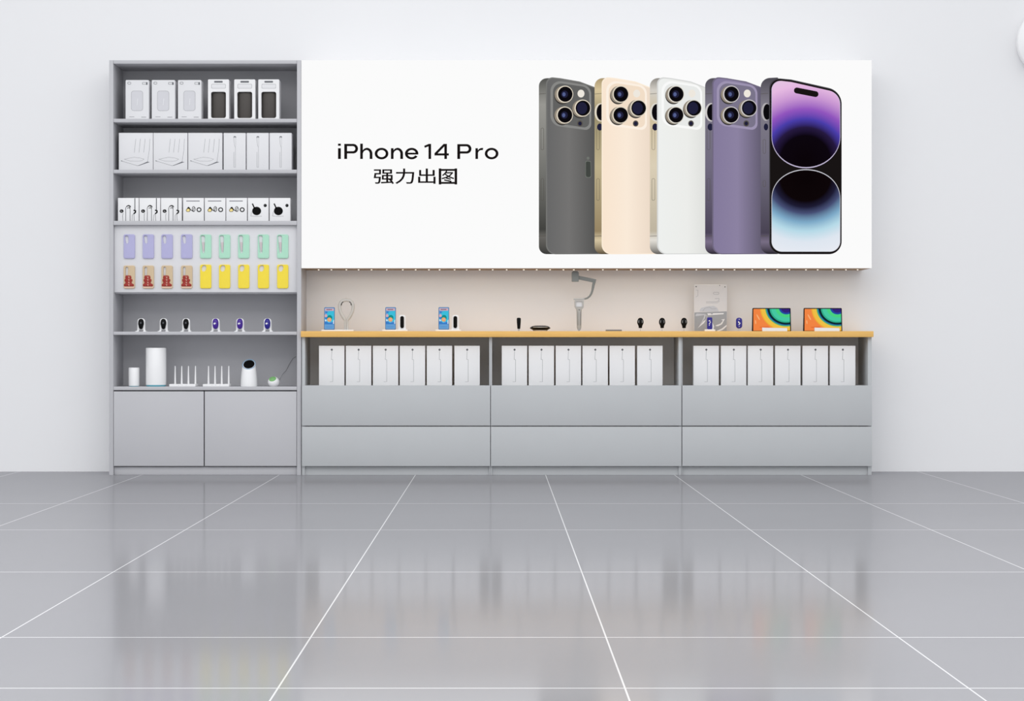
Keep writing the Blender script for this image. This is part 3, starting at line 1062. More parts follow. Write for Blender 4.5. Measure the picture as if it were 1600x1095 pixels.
def art_watch(q, A, kk):
    q.m('ink_pale').line([A(5.6, 4.8), A(25.4, 4.8)], 1.6 * kk, PR)
    q.m('ink_black').flat([A(*p) for p in rpoly([(4.4, 19, 1.5), (8.4, 13.6, 2), (12, 18, 1.5), (10.4, 21.8, 2), (5.2, 21.8, 2)])], PR)
    q.m('yellow_ink').flat([A(*p) for p in rpoly([(5.2, 19, 1.2), (8.2, 16.2, 1.5), (10.8, 18.6, 1.2), (9.8, 21.2, 1.6), (5.8, 21.2, 1.6)])], PR * 1.5)
    q.m('ink_black')
    q.line([A(7.2, 15.4), A(9, 14.4), A(12, 18.6), A(15, 20.4)], 1.1 * kk, PR * 2)
    q.line([A(*p) for p in ell(16.6, 17.4, 2.3, 3.9, 18)], 0.9 * kk, PR, True)
    q.line([A(16, 20.4), A(16.6, 16.2), A(17.8, 15.6)], 0.8 * kk, PR)
    q.line([A(*p) for p in ell(25.0, 18.4, 3.1, 2.9, 20)], 1.5 * kk, PR, True)


def art_lens(q, A, kk):
    q.m('ink_black')
    q.flat([A(*p) for p in ell(13.8, 20.4, 7.0, 6.6, 30)], PR)
    q.line([A(7.4, 9.4), A(10.6, 16.4)], 2.0 * kk, PR)
    q.flat([A(*p) for p in ell(27.2, 11.8, 2.5, 2.5, 20)], PR)
    q.m('ink_dark').flat([A(*p) for p in ell(26.9, 11.4, 0.8, 0.8, 10)], PR * 1.5)
    q.m('ink_pale')
    q.line([A(6, 21), A(4.6, 28.4), A(14, 29), A(22, 28.6)], 0.5 * kk, PR)


kinds = [('headset_box', art_headset, [200.4, 234.0, 267.6], 'cartons with cable drawings on the third shelf',
          ['white carton with thin black headset line drawing, at the left end of third shelf',
           'white carton with thin black headset line drawing, middle of three',
           'white carton with thin black headset line drawing, beside the yellow and black cartons']),
         ('watch_box', art_watch, [302.2, 336.0, 369.6], 'cartons with yellow and black drawings on the third shelf',
          ['white carton with yellow and black rings drawing, beside the headset cartons',
           'white carton with yellow and black rings drawing, middle of three',
           'white carton with yellow and black rings drawing, beside the black disc cartons']),
         ('lens_box', art_lens, [403.4, 437.4], 'cartons with a black disc on the third shelf',
          ['white carton with big black disc print, beside the yellow and black cartons',
           'white carton with big black disc print, at the right end of third shelf'])]
for nm, art, xs, grp, labs in kinds:
    proto = carton(nm, 32.4, 36.2, 0.09, Yc, art, 'carton_bright')
    for i, px in enumerate(xs):
        loc = (X(px, Yc), Yc, SHELF[2])
        if i == 0:
            proto.location = loc
            tag(proto, labs[0], 'box', grp)
        else:
            dup(proto, loc, labs[i])


def art_device(q, A, kk):
    q.m('ink_dark').flat([A(*p) for p in ell(20, 6.2, 1.5, 1.7, 16)], PR)
    q.m('ink_pale').flat([A(*p) for p in ell(20.2, 6.4, 0.6, 0.7, 10)], PR * 1.5)
    q.m('ink_grey')
    q.line([A(20, 8), A(19.4, 21.4), A(21.6, 21.8), A(21.6, 56)], 0.35 * kk, PR)
    q.m('ink_pale')
    q.line([A(21.6, 56.2), A(17, 56.2)], 0.3 * kk, PR)


Yu = 0.035
proto = carton('device_box', 39.6, 61.9, 0.055, Yu, art_device, 'carton_bright', bev=0.0008)
bays = [('left', [518.2, 560.2, 602.4, 644.4, 686.6, 729.8]),
        ('middle', [803.8, 845.9, 888.1, 930.0, 972.3, 1015.5]),
        ('right', [1103.4, 1146.4, 1188.4, 1231.1, 1274.0, 1316.8])]
first = True
for bn, xs in bays:
    for i, px in enumerate(xs):
        loc = (X(px, Yu), Yu, ZD - 0.0005)
        lbl = f'white device carton standing in the {bn} counter bay, {nth(i, 6)} of its six'
        if first:
            proto.location = loc
            tag(proto, lbl, 'box', f'device cartons in the {bn} counter bay')
            first = False
        else:
            dup(proto, loc, lbl, f'device cartons in the {bn} counter bay')

# ------------------------------------------------------------------ phone cases on the board
kk = k(YP)
TH = 0.010


def case_shell(mt, hole, h=37.8, w=17.6):
    q = MB().m(mt)
    q.plate(rrect(-w / 2 * kk, w / 2 * kk, -h / 2 * kk, h / 2 * kk, 2.8 * kk, 7), -TH, -0.0002, holes=[hole], bev=0.0022)
    return q


def cc(pts, w=17.6, h=37.8):
    return [((x - w / 2) * kk, (h / 2 - y) * kk) for x, y in pts]


XA = [202.3, 232.0, 261.3, 292.0]
XB = [321.7, 351.2, 381.1, 411.8, 442.0]


def place_cases(proto, xs, py, group, labels):
    for i, px in enumerate(xs):
        loc = (X(px, YP), YP, Z(py, YP))
        if i == 0:
            proto.location = loc
            tag(proto, labels[0], 'phone case', group)
        else:
            dup(proto, loc, labels[i])


q = case_shell('lilac', cc(rpoly([(1.4, 1.8, 3.4), (7.4, 1.8, 3), (7.8, 14.6, 2.6), (3.4, 14.6, 2.4)])))
proto = q.build('phone_case')
place_cases(proto, XA, 385.0, 'lilac phone cases on the board',
            [f'lilac phone case with oval hole, {nth(i, 4)} in the row of lilac cases' for i in range(4)])

t0 = thing('phone_case', (0, 0, 0), 'mint', 'phone case', 'mint phone cases on the board')
hole = cc(rpoly([(1.0, 1.6, 2), (4.4, 1.2, 2), (7.6, 2.6, 3), (7.2, 28, 2), (5.2, 30, 2), (3.2, 28, 2)]), 17.4, 37.2)
q = MB().m('mint')
w_, h_ = 17.4, 37.2
q.plate(rrect(-w_ / 2 * kk, w_ / 2 * kk, -h_ / 2 * kk, h_ / 2 * kk, 2.6 * kk, 7), -TH, -0.0002, holes=[hole], bev=0.0022)
q.build('shell', t0)
q = MB().m('pink_grey')
q.plate(cc(rpoly([(3.2, 12, 0.4), (6.6, 12, 0.4), (6.2, 26, 1), (4.6, 26, 1)]), w_, h_), -0.004, -0.0003)
q.build('slider', t0)
place_cases(t0, XB, 385.0, 'mint phone cases on the board',
            [f'mint phone case with long slot, {nth(i, 5)} in its row' for i in range(5)])

q = MB().m('yellow')
q.plate(rrect(-8.7 * kk, 8.7 * kk, -18.6 * kk, 18.6 * kk, 2.6 * kk, 7), -TH, -0.0002, holes=[cc(ell(5.8, 5.9, 3.8, 5.1, 28, 0.25), 17.4, 37.2)], bev=0.0022)
proto = q.build('phone_case')
place_cases(proto, XB, 432.0, 'yellow phone cases on the board',
            [f'yellow phone case with oval hole, {nth(i, 5)} in its row' for i in range(5)])

t0 = thing('phone_case', (0, 0, 0), 'tan', 'phone case', 'tan phone cases on the board')
q = case_shell('tan', cc(rpoly([(3.0, 4, 1.8), (4.8, 1.4, 1.8), (7.2, 3.4, 1.8), (6.6, 16.6, 1), (3.2, 16.6, 1)]), 17.6, 36), h=36)
q.build('shell', t0)
q = MB().m('red')
bear = rpoly([(3.4, 15.6, 1.6), (11.4, 15.6, 1.6), (12.6, 19, 1.2), (11.6, 20.6, 0.5), (14.0, 21.6, 1.4), (14.0, 24.6, 1.4), (12.4, 25.8, 0.5), (13.4, 28, 1), (16.4, 29.4, 1.6), (16.4, 32.6, 1.4),
              (0.6, 32.6, 1.4), (0.6, 29.6, 1.6), (2.6, 28, 1), (3.4, 25.8, 0.5), (1.8, 24.6, 1.4), (1.8, 21.6, 1.4), (3.6, 20.6, 0.5), (2.6, 19, 1.2)], 4)
q.plate(cc(bear, 17.6, 36), -TH - 0.004, -TH + 0.001, bev=0.001)
q.m('pale_pink')
for yy in (18.6, 22.6, 26.6, 30.4):
    q.line(cc([(7.6, yy - 1.2), (8.6, yy + 1.0)], 17.6, 36), 0.5 * kk, -TH - 0.0044)
    q.line(cc([(9.4, yy - 1.2), (8.9, yy + 1.2)], 17.6, 36), 0.4 * kk, -TH - 0.0044)
o = q.build('raised_figure', t0)
o['label'] = 'dark red stepped rubber shape'
q = MB().m('pale_pink')
q.plate(cc(rrect(0.6, 17.0, 33.0, 35.0, 0.9, 4), 17.6, 36), -TH - 0.001, -TH + 0.002)
q.build('hem_band', t0)
place_cases(t0, XA, 432.8, 'tan phone cases on the board',
            [f'tan phone case with dark red stepped shape, {nth(i, 4)} in its row' for i in range(4)])

# ------------------------------------------------------------------ gadgets on the fourth shelf
Yg = 0.06
kk = k(Yg)


def gadget_proto(name, body_mat, logo):
    t = thing(name, (0, 0, 0), 'x', 'gadget')
    q = MB().m('white')
    out = rpoly([(-8.6, 0, 0.3), (-3.4, 0, 0.2), (-3.2, 3.2, 1), (3.2, 3.2, 1), (3.4, 0, 0.2), (8.6, 0, 0.3), (8.2, 1.0, 0.4), (6.2, 2.0, 1.2), (5.8, 20.8, 4.6), (-5.8, 20.8, 4.6), (-6.2, 2.0, 1.2), (-8.2, 1.0, 0.4)], 6)
    q.plate([(x * kk, z * kk) for x, z in out], 0.0, 0.010, bev=0.001)
    q.box(-8.4 * kk, -3.6 * kk, -0.020, 0.030, 0, 0.9 * kk, 0.001)
    q.box(3.6 * kk, 8.4 * kk, -0.020, 0.030, 0, 0.9 * kk, 0.001)
    q.build('stand', t)
    q = MB().m(body_mat)
    rings = []
    N = 24
    for fy, sc in ((0.0, 1.0), (-0.010, 1.0), (-0.016, 0.9), (-0.020, 0.66), (-0.0215, 0.3)):
        if logo:
            base = [(4.4 * (1 + 0.06 * sin(a)) * cos(a) * (1 if abs(cos(a)) < 0.8 else 1), 12.4 + 8.2 * sin(a)) for a in [2 * pi * j / N for j in range(N)]]
            base = [(4.5 * math.copysign(abs(cos(a)) ** 0.75, cos(a)), 12.3 + 8.2 * math.copysign(abs(sin(a)) ** 0.85, sin(a))) for a in [2 * pi * j / N for j in range(N)]]
        else:
            base = []
            for a in [2 * pi * j / N for j in range(N)]:
                wz = 12.0 + 8.1 * math.copysign(abs(sin(a)) ** 0.85, sin(a))
                ww = 4.4 if wz > 11 else 3.7
                base.append((ww * math.copysign(abs(cos(a)) ** 0.75, cos(a)), wz))
        rings.append([(x * sc * kk, fy, (12.2 + (z - 12.2) * sc) * kk) for x, z in base])
    q.loft(rings)
    q.build('body', t)
    if logo:
        q = MB().m('print_white')
        q.flat([(x * kk, z * kk) for x, z in ell(-0.6, 12.6, 1.9, 1.5, 18)], -0.0222)
        q.m(body_mat).flat([(x * kk, z * kk) for x, z in ell(0.2, 12.0, 0.8, 0.6, 12)], -0.0224)
        q.build('emblem', t)
    else:
        q = MB().m('ink_dark')
        q.lathe([(1.4 * kk, 0), (1.0 * kk, 0.0012)], n=16)
        q.build('lens', t, loc=(0.3 * kk, -0.0214, 13.6 * kk), rot=(pi / 2, 0, 0))
    return t


ZS = SHELF[3]
tb = gadget_proto('oval_gadget', 'black', False)
lab = ['small black oval gadget in a white bracket, nearest the left side of its shelf',
       'small black oval gadget in a white bracket, middle of the three black ones',
       'small black oval gadget in a white bracket, beside the purple ones']
for i, px in enumerate((220.6, 255.6, 290.8)):
    loc = (X(px, Yg), Yg, ZS)
    if i == 0:
        tb.location = loc
        tag(tb, lab[0], 'gadget', 'black oval gadgets on the shelf')
    else:
        dup(tb, loc, lab[i])
tp = gadget_proto('oval_gadget', 'purple', True)
tp.location = (X(337.0, Yg), Yg, ZS)
tag(tp, 'small purple oval gadget in a white bracket, beside the black ones', 'gadget', 'purple oval gadgets on the shelf')
dup(tp, (X(375.0, Yg), Yg, ZS), 'small purple oval gadget in a white bracket, second of the purple ones')
tp2 = gadget_proto('oval_gadget', 'indigo', True)
tp2.location = (X(418.0, Yg), Yg, ZS)
tag(tp2, 'small dark blue oval gadget in a white bracket, at the right end of its shelf', 'gadget', 'purple oval gadgets on the shelf')

# ------------------------------------------------------------------ devices on the lowest open shelf
Yr = 0.09
kk = k(Yr)
ZR = SHELF[4]


def canister(px, w, h, hb, label, lip):
    t = thing('cylinder_router', (X(px, Yr), Yr, ZR), label, 'router')
    r = w / 2 * kk
    q = MB().m('cyan')
    q.lathe([(r * 0.90, 0), (r * 0.97, hb * 0.6 * kk), (r * 0.975, hb * kk)])
    o = q.build('base_ring', t)
    o['label'] = 'cyan base ring'
    q = MB().m('white')
    q.lathe([(r * 0.99, hb * kk), (r, (hb + 0.6) * kk), (r, (h - 1.0) * kk), (r - 0.5 * kk, (h - 0.2) * kk), (r - 1.2 * kk, h * kk), (0.0001, h * kk)], n=56)
    q.build('body', t)
    return t


canister(209.4, 16.8, 29.4, 0.9, 'short white cylinder router, left of the tall cylinder on lowest shelf', 0)
canister(243.8, 31.6, 60.2, 2.4, 'tall white cylinder router with cyan base ring', 0)

t = thing('antenna_router', (0, 0, 0), 'x', 'router', 'four-antenna routers on the lowest shelf')
q = MB().m('white')
q.plate([(x * kk, z * kk) for x, z in rrect(-20.4, 20.4, 0, 3.8, 0.5, 3)], -0.05, 0.05, bev=0.0012)
q.build('body', t)
q = MB().m('ink_pale')
for x in (-6, 0, 6):
    q.flat([(px_ * kk, pz_ * kk) for px_, pz_ in ell(x, 1.9, 0.35, 0.35, 8)], -0.0503)
for x in (-14.6, -4.3, 6.2, 17.2):
    a = MB().m('white')
    a.lathe([(1.7 * kk, 0), (1.6 * kk, 0.6 * kk), (0.75 * kk, 27.6 * kk), (0.4 * kk, 28.2 * kk)], n=14)
    a.build('antenna', t, loc=(x * kk, 0.030, 3.6 * kk))
q.build('indicator_lights', t)
t.location = (X(287.0, Yr), Yr, ZR)
t['label'] = 'flat white router with four antennas, beside the tall cylinder'
dup(t, (X(339.2, Yr), Yr, ZR), 'flat white router with four antennas, beside the black-faced white tower')

# tower with a slanted black face
t = thing('tower_device', (X(389.0, Yr), Yr, ZR), 'white tapered tower with slanted round black face on the lowest shelf', 'smart device')
hc_, amp = 34.0, 7.6
q = MB().m('white')
N = 48
rings = []
for f, rad in ((0, 12.6), (0.05, 12.9), (0.3, 12.6), (0.6, 11.9), (0.85, 10.9), (1.0, 10.2)):
    ring = []
    for j in range(N):
        a = 2 * pi * j / N
        zt = (hc_ + amp * sin(a)) * f
        ring.append((rad * cos(a) * kk, rad * sin(a) * kk, zt * kk))
    rings.append(ring)
ring = []
for rad, dz in ((9.3, 0.4),):
    ring = [(rad * cos(2 * pi * j / N) * kk, rad * sin(2 * pi * j / N) * kk, (hc_ + dz + amp * rad / 10.2 * sin(2 * pi * j / N)) * kk) for j in range(N)]
rings.append(ring)
q.loft(rings)
q.build('body', t)


def slant(rad, dz):
    return [(rad * cos(2 * pi * j / N) * kk, (rad * sin(2 * pi * j / N)) * kk, (hc_ + dz + amp / 10.2 * rad * sin(2 * pi * j / N)) * kk) for j in range(N)]


q = MB().m('matte_black')
q.loft([slant(8.7, 0.35), slant(8.6, 0.75), slant(4, 0.8)])
q.build('face', t)
q = MB().m('blue_rim')
q.tube([Vector(p) for p in slant(9.9, 0.35)], 0.45 * kk, n=8, closed=True)
o = q.build('rim', t)
o['label'] = 'light blue rim'

# ball with a green face
t = thing('ball_device', (X(427.6, Yr), Yr, ZR), 'small white ball device with a green round face', 'smart device')
q = MB().m('white')
R = 9.2
zc = 7.4
prof = []
for j in range(22):
    a = -pi / 2 + 0.62 + (pi - 0.62) * j / 21
    prof.append((max(R * cos(a), 0.01) * kk, (zc + R * 0.92 * sin(a)) * kk))
z0_ = prof[0][1]
prof = [(r_, z_ - z0_) for r_, z_ in prof]
q.lathe(prof, n=48)
q.build('body', t)
q = MB().m('green')
nv = Vector((-0.16, -0.70, 0.70)).normalized()
u_ = nv.cross(Vector((0, 0, 1))).normalized()
v_ = nv.cross(u_).normalized()
rings = []
for th, rs in ((38, 0.97), (38, 1.012), (30, 1.016), (20, 1.016), (10, 1.016), (2, 1.016)):
    ring = []
    for j in range(32):
        d_ = nv * cos(radians(th)) + (u_ * cos(2 * pi * j / 32) + v_ * sin(2 * pi * j / 32)) * sin(radians(th))
        ring.append(Vector((d_.x * R * rs * kk, d_.y * R * rs * kk, zc * kk - z0_ + d_.z * 0.92 * R * rs * kk)))
    rings.append(ring)
q.loft(rings)
o = q.build('face', t)
o['label'] = 'green face'
q = MB().m('cable')
pts = []
for px_, py_, yy_ in ((435.5, 597, 0.13), (438, 591, 0.20), (442, 584, 0.285), (447, 579, 0.302), (452, 569, 0.302), (457, 560.5, 0.302), (463, 556.6, 0.302)):
    pts.append((X(px_, yy_) - t.location.x, yy_ - t.location.y, Z(py_, yy_) - t.location.z))
q.tube(pts, 0.0011, n=8)
o = q.build('power_cord', t)
o['label'] = 'thin grey cord'

# ------------------------------------------------------------------ things on the worktop
ZW = ZC1
Yt = 0.10
kk = k(Yt)


def W3(x, z):
    return (x * kk, z * kk)


def make_phone():
    t = thing('phone', (0, 0, 0), 'x', 'phone', 'phones on show on the worktop')
    q = MB().m('phone_rim')
    q.plate([W3(*p) for p in rrect(-8.3, 8.3, 0, 35.4, 1.5, 5)], 0, 0.008, bev=0.001)
    q.build('body', t)
    q = MB()
    y = -0.0003
    q.m('scr_blue').flat([W3(*p) for p in rrect(-7.6, 7.6, 1.0, 34.6, 1.1, 4)], y)
    q.m('scr_cyan').flat([W3(*p) for p in rpoly([(-5.0, 26, 1), (-0.6, 29, 2), (7.4, 29.4, 0.5), (7.4, 12, 0.5), (3, 12, 3)])], y * 2)
    q.m('scr_sky').flat([W3(*p) for p in rpoly([(-7.4, 9, 0.5), (-7.4, 18, 0.5), (0, 12.2, 2), (6, 8.6, 1), (7.4, 8.4, 0.5)])], y * 2.5)
    q.m('scr_deep').flat([W3(*p) for p in rpoly([(-7.4, 8.4, 0.5), (7.4, 8.4, 0.5), (5.6, 12, 1), (-1, 10.6, 2), (-7.4, 15.6, 1)])], y * 3)
    q.m('scr_pink').flat([W3(*p) for p in ell(-5.3, 21.8, 2.0, 2.6, 18)], y * 3.5)
    q.m('scr_deep').flat([W3(*p) for p in ell(-4.8, 18.2, 2.2, 1.8, 16)], y * 3.6)
    q.m('scr_green').flat([W3(*p) for p in ell(0.4, 18.6, 4.1, 4.4, 24)], y * 4)
    q.m('scr_orange').flat([W3(*p) for p in ell(-0.1, 15.8, 3.4, 3.3, 24)], y * 4.5)
    q.m('scr_pink').flat([W3(*p) for p in ell(0.4, 16.0, 1.5, 1.3, 16)], y * 5)
    q.m('scr_white').flat([W3(*p) for p in ell(-5.8, 14.4, 1.0, 1.5, 14)], y * 5)
    q.flat([W3(*p) for p in rpoly([(5.8, 9, 0.2), (7.2, 9.4, 0.2), (7.2, 16.5, 0.2), (6.0, 14, 0.3)])], y * 5)
    q.m('scr_pink').flat([W3(*p) for p in rrect(-6.8, 6.6, 29.8, 33.4, 0.5, 3)], y * 3)
    q.m('scr_dark')
    for xx in (-4.6, -2.8, -1.0, 0.8, 2.6):
        q.flat([W3(*p) for p in rrect(xx, xx + 1.3, 30.9, 32.4, 0.2, 2)], y * 4)
    q.m('scr_deep').flat([W3(*p) for p in rrect(-6.4, -3.0, 26, 28.6, 0.5, 3)], y * 4)
    q.line([W3(-5, 4.2), W3(5, 4.2)], 0.5 * kk, y * 4)
    q.build('screen', t)
    t.rotation_euler = (radians(-6), 0, 0)
    return t


ph = make_phone()
# stand one: phone beside a neck-loop holder on a shared base
t = thing('display_stand', (X(528, Yt), Yt, ZW), 'white stand with a teardrop neck loop on the worktop, farthest left', 'display stand')
q = MB().m('white')
q.box(-25 * kk, 25 * kk, -0.035, 0.055, 0, 2.4 * kk, 0.0015)
q.build('base', t)
q = MB().m('white')
q.plate([W3(*p) for p in rrect(-19.0, -8.0, 2.2, 24, 1, 4)], 0.026, 0.032)
q.build('back_support', t)
q = MB().m('silver_plastic')
q.tube([(11.2 * kk, 0.01, 2.2 * kk), (11.2 * kk, 0.01, 19 * kk)], 1.6 * kk, n=12)
q.tube([(14.8 * kk, 0.01, 2.2 * kk), (14.8 * kk, 0.01, 19 * kk)], 1.6 * kk, n=12)
q.build('stem', t)
q = MB().m('silver_plastic')
cl = [(11.9, 16.5), (9.6, 20), (6.2, 25.5), (3.6, 31), (2.4, 37), (2.6, 41), (4.2, 45), (7.2, 47.9), (13, 49.0),
      (18.8, 47.9), (21.8, 45), (23.4, 41), (23.6, 37), (22.4, 31), (19.8, 25.5), (16.4, 20), (14.1, 16.5)]
q.tube([(x * kk, 0.01, z * kk) for x, z in cl], [1.7 * kk] + [2.6 * kk] * 15 + [1.7 * kk], n=14)
q.build('neck_loop', t)
for sgn in (-1, 1):
    q = MB().m('matte_black')
    q.tube([((13 + sgn * a_) * kk, 0.004, z_ * kk) for a_, z_ in ((7.9, 40.5), (7.2, 44.0), (4.8, 46.2))], 0.75 * kk, n=10)
    o = q.build('ear_pad', t)
    o['label'] = 'black pad'
ph.location = (X(514.6, Yt), Yt - 0.004, ZW + 2.45 * kk)
ph['label'] = 'blue-screened phone standing on the shared base with the teardrop neck loop'


def phone_base(px, label):
    t = thing('display_stand', (X(px, Yt), Yt, ZW), label, 'display stand', 'white stands with a black band')
    q = MB().m('white')
    q.box(-20 * kk, 20 * kk, -0.035, 0.055, 0, 2.6 * kk, 0.0015)
    q.build('base', t)
    q = MB().m('white')
    q.plate([W3(*p) for p in rrect(-13, -2.6, 2.4, 24, 1, 4)], 0.026, 0.032)
    q.build('back_support', t)
    q = MB().m('white')
    q.plate([W3(*p) for p in rpoly([(4.8, 2.4, 0.2), (16.6, 2.4, 0.2), (16.2, 25.6, 3.5), (6, 25.6, 3.5)])], 0.0, 0.010, bev=0.001)
    q.build('band_plate', t)
    return t


def band(px, label):
    q = MB().m('matte_black')
    q.plate([W3(*p) for p in rrect(-2.85, 2.85, 0, 18.8, 2.8, 8)], -0.012, -0.0003, bev=0.003)
    o = q.build('smart_band', loc=(X(px, Yt), Yt, ZW + 5.0 * kk))
    return tag(o, label, 'smart band', 'black bands on white stands')


phone_base(617.6, 'white stand holding a phone and a black band, left of the two alike')
phone_base(700.8, 'white stand holding a phone and a black band, right of the two alike')
dup(ph, (X(610.2, Yt), Yt - 0.004, ZW + 2.65 * kk), 'blue-screened phone beside a black band, left of the two such pairs')
dup(ph, (X(693.4, Yt), Yt - 0.004, ZW + 2.65 * kk), 'blue-screened phone beside a black band, right of the two such pairs')
band(628.3, 'black upright band on the left white stand, beside the middle phone')
band(711.4, 'black upright band on the right white stand, beside the last phone')

# black tapered stick on a clear plate
t = thing('pocket_camera', (X(810.6, Yt), Yt, ZW), 'black tapered stick gadget upright on a thin plate, left of the black disc', 'gadget')
q = MB().m('metal')
q.box(-13 * kk, 13 * kk, -0.03, 0.03, 0, 0.6 * kk, 0.0005)
q.build('plate', t)
q = MB().m('metal')
q.lathe([(1.3 * kk, 0.5 * kk), (1.3 * kk, 4 * kk)], n=14)
q.build('stem', t)
q = MB().m('black')
q.lathe([(1.9 * kk, 3.8 * kk), (2.3 * kk, 4.4 * kk), (2.7 * kk, 9 * kk), (3.1 * kk, 14 * kk), (3.3 * kk, 19 * kk), (3.0 * kk, 20.4 * kk), (2.2 * kk, 21.1 * kk), (0.01 * kk, 21.3 * kk)], n=28, sy=0.8)
q.build('body', t)

# black disc charger
t = thing('disc_speaker', (X(844, Yt), Yt, ZW), 'shiny black saucer-shaped disc on a white foot, on the worktop', 'gadget')
q = MB().m('white')
q.lathe([(10.4 * kk, 0), (10.8 * kk, 0.8 * kk), (11.4 * kk, 1.6 * kk)], n=40)
q.build('foot', t)
q = MB().m('black')
q.lathe([(10.8 * kk, 1.5 * kk), (13.5 * kk, 3.2 * kk), (15.6 * kk, 4.2 * kk), (16.2 * kk, 5.0 * kk), (15.2 * kk, 6.4 * kk), (12.5 * kk, 8.0 * kk), (8 * kk, 8.9 * kk), (0.01 * kk, 9.0 * kk)], n=56)
q.build('body', t)
q = MB().m('metal')
q.tube([(15.2 * kk * cos(a), -15.2 * kk * sin(a), 6.2 * kk) for a in [pi * (0.24 + 0.52 * j / 16) for j in range(17)]], 0.6 * kk, n=8)
o = q.build('trim_ring', t)
o['label'] = 'silver gleaming trim'

# gimbal
t = thing('phone_gimbal', (X(904.8, Yt), Yt, ZW), 'grey handheld phone gimbal standing upright, its arm reaching to the sign', 'gimbal')
q = MB().m('metal')
q.box(-19 * kk, 19 * kk, -0.035, 0.035, 0, 0.6 * kk, 0.0005)
q.build('plate', t)
q = MB().m('gimbal_silver')
q.lathe([(1.2 * kk, 0.4 * kk), (1.4 * kk, 1.4 * kk), (2.6 * kk, 3.0 * kk), (3.5 * kk, 6 * kk), (3.8 * kk, 12 * kk), (4.1 * kk, 26 * kk), (4.3 * kk, 34 * kk), (4.2 * kk, 36 * kk)], n=28, sy=0.9)
q.build('handle', t)
q = MB().m('grey_plastic')
q.lathe([(1.1 * kk, 0), (0.8 * kk, 0.6 * kk)], n=14)
q.build('button', t, loc=(0, -3.8 * kk, 33.5 * kk), rot=(pi / 2, 0, 0))
q = MB().m('ink_dark')
for xx in (-2.0, 1.8):
    q.box((xx - 0.2) * kk, (xx + 0.2) * kk, -3.9 * kk, -3.0 * kk, 9 * kk, 31 * kk)
q.build('grip_groove', t)
q = MB().m('gimbal_silver')
yo = rpoly([(-3.6, 33.0, 1), (3.6, 33.0, 1), (7.0, 37.4, 3), (7.4, 48.4, 1.4), (-7.4, 48.4, 1.4), (-7.0, 37.4, 3)])
yi = rrect(-4.9, 4.9, 38.4, 46.6, 0.8, 4)
q.plate([W3(*p) for p in yo], -0.014, 0.014, holes=[[W3(*p) for p in yi]], bev=0.0012)
q.build('yoke', t)
q = MB().m('print_pale')
q.plate([W3(*p) for p in yi], -0.006, 0.006)
q.build('yoke_block', t)
q = MB().m('gimbal_silver')
q.plate([W3(*p) for p in rrect(-8.8, 8.4, 48.9, 51.2, 1.0, 4)], -0.013, 0.013, bev=0.001)
q.build('platform', t)
arm = [(5, 50.2), (9, 50.7), (13, 52.0), (16.4, 54.6), (19.0, 58.6), (20.6, 63), (21.6, 67.6), (22.4, 72), (23.6, 76.6), (24.6, 80.4)]
q = MB().m('grey_plastic')
q.tube([(x * kk, 0, z * kk) for x, z in arm], [1.2 * kk, 1.3 * kk, 1.4 * kk, 1.5 * kk, 1.6 * kk, 1.7 * kk, 1.9 * kk, 2.1 * kk, 2.3 * kk, 2.2 * kk], n=14)
q.build('curved_arm', t)
q = MB().m('grey_plastic')
q.plate([W3(*p) for p in rpoly([(-1.6, 81.2, 0.5), (19.5, 76.8, 3), (25.0, 76, 1), (27.2, 81.0, 0.8), (-1.6, 87.0, 0.5)])], -0.010, 0.010, bev=0.0012)
q.build('top_arm', t)
q = MB().m('grey_plastic')
q.plate([W3(*p) for p in rrect(-11.4, -0.6, 77.4, 92.6, 0.7, 4)], -0.018, 0.018, bev=0.0015)
q.plate([W3(*p) for p in rrect(-10.0, -2.2, 92.4, 94.0, 0.7, 4)], -0.014, 0.014)
q.build('clamp', t)

# flat slab
q = MB().m('slate')
q.plate([W3(*p) for p in rrect(-12, 12, 0, 2.6, 0.4, 3)], -0.04, 0.05, bev=0.001)
tag(q.build('flat_tablet', loc=(X(959, Yt), Yt, ZW)), 'thin dark grey slab lying flat between the gimbal and the black fobs', 'tablet')


# black fobs on rods
def fob(px, label):
    t = thing('key_fob', (X(px, Yt), Yt, ZW), label, 'gadget', 'black fobs on rods')
    q = MB().m('metal')
    q.lathe([(2.6 * kk, 0), (2.6 * kk, 0.3 * kk), (0.4 * kk, 0.5 * kk), (0.4 * kk, 5.4 * kk)], n=14)
    q.build('rod', t)
    q = MB().m('black')
    prof = [(2.5, 5.0), (2.7, 5.6), (3.0, 8.4), (3.8, 10.2), (4.9, 12.6), (5.0, 14.8), (4.6, 17.2), (3.4, 19.6), (1.8, 20.9), (0.01, 21.2)]
    q.lathe([(r_ * kk, z_ * kk) for r_, z_ in prof], n=28, sy=0.6)
    q.build('body', t)
    for sg in (-1, 1):
        q = MB().m('metal')  # bright strips stand in for highlights on the glossy head
        q.tube([(sg * 2.6 * kk, -2.65 * kk, 13 * kk), (sg * 2.8 * kk, -2.6 * kk, 15 * kk), (sg * 2.4 * kk, -2.5 * kk, 17 * kk)], 0.32 * kk, n=8)
        q.build('highlight_strip', t)
    return t


fob(1000.6, 'black rounded fob on a thin rod, leftmost, beside the grey slab')
fob(1034.6, 'black rounded fob on a thin rod, middle of the three')
fob(1068.8, 'black rounded fob on a thin rod, beside the clear poster board')

# poster board leaning at the back
Yp = 0.22
kp = k(Yp)
t = thing('poster_board', (X(1110.2, Yp), Yp, ZW), 'upright grey poster board with pictures, behind a small blue gadget', 'poster')


def pb(pts):
    return [((x - 1110.2) * kp, (516.6 - y) * kp) for x, y in pts]


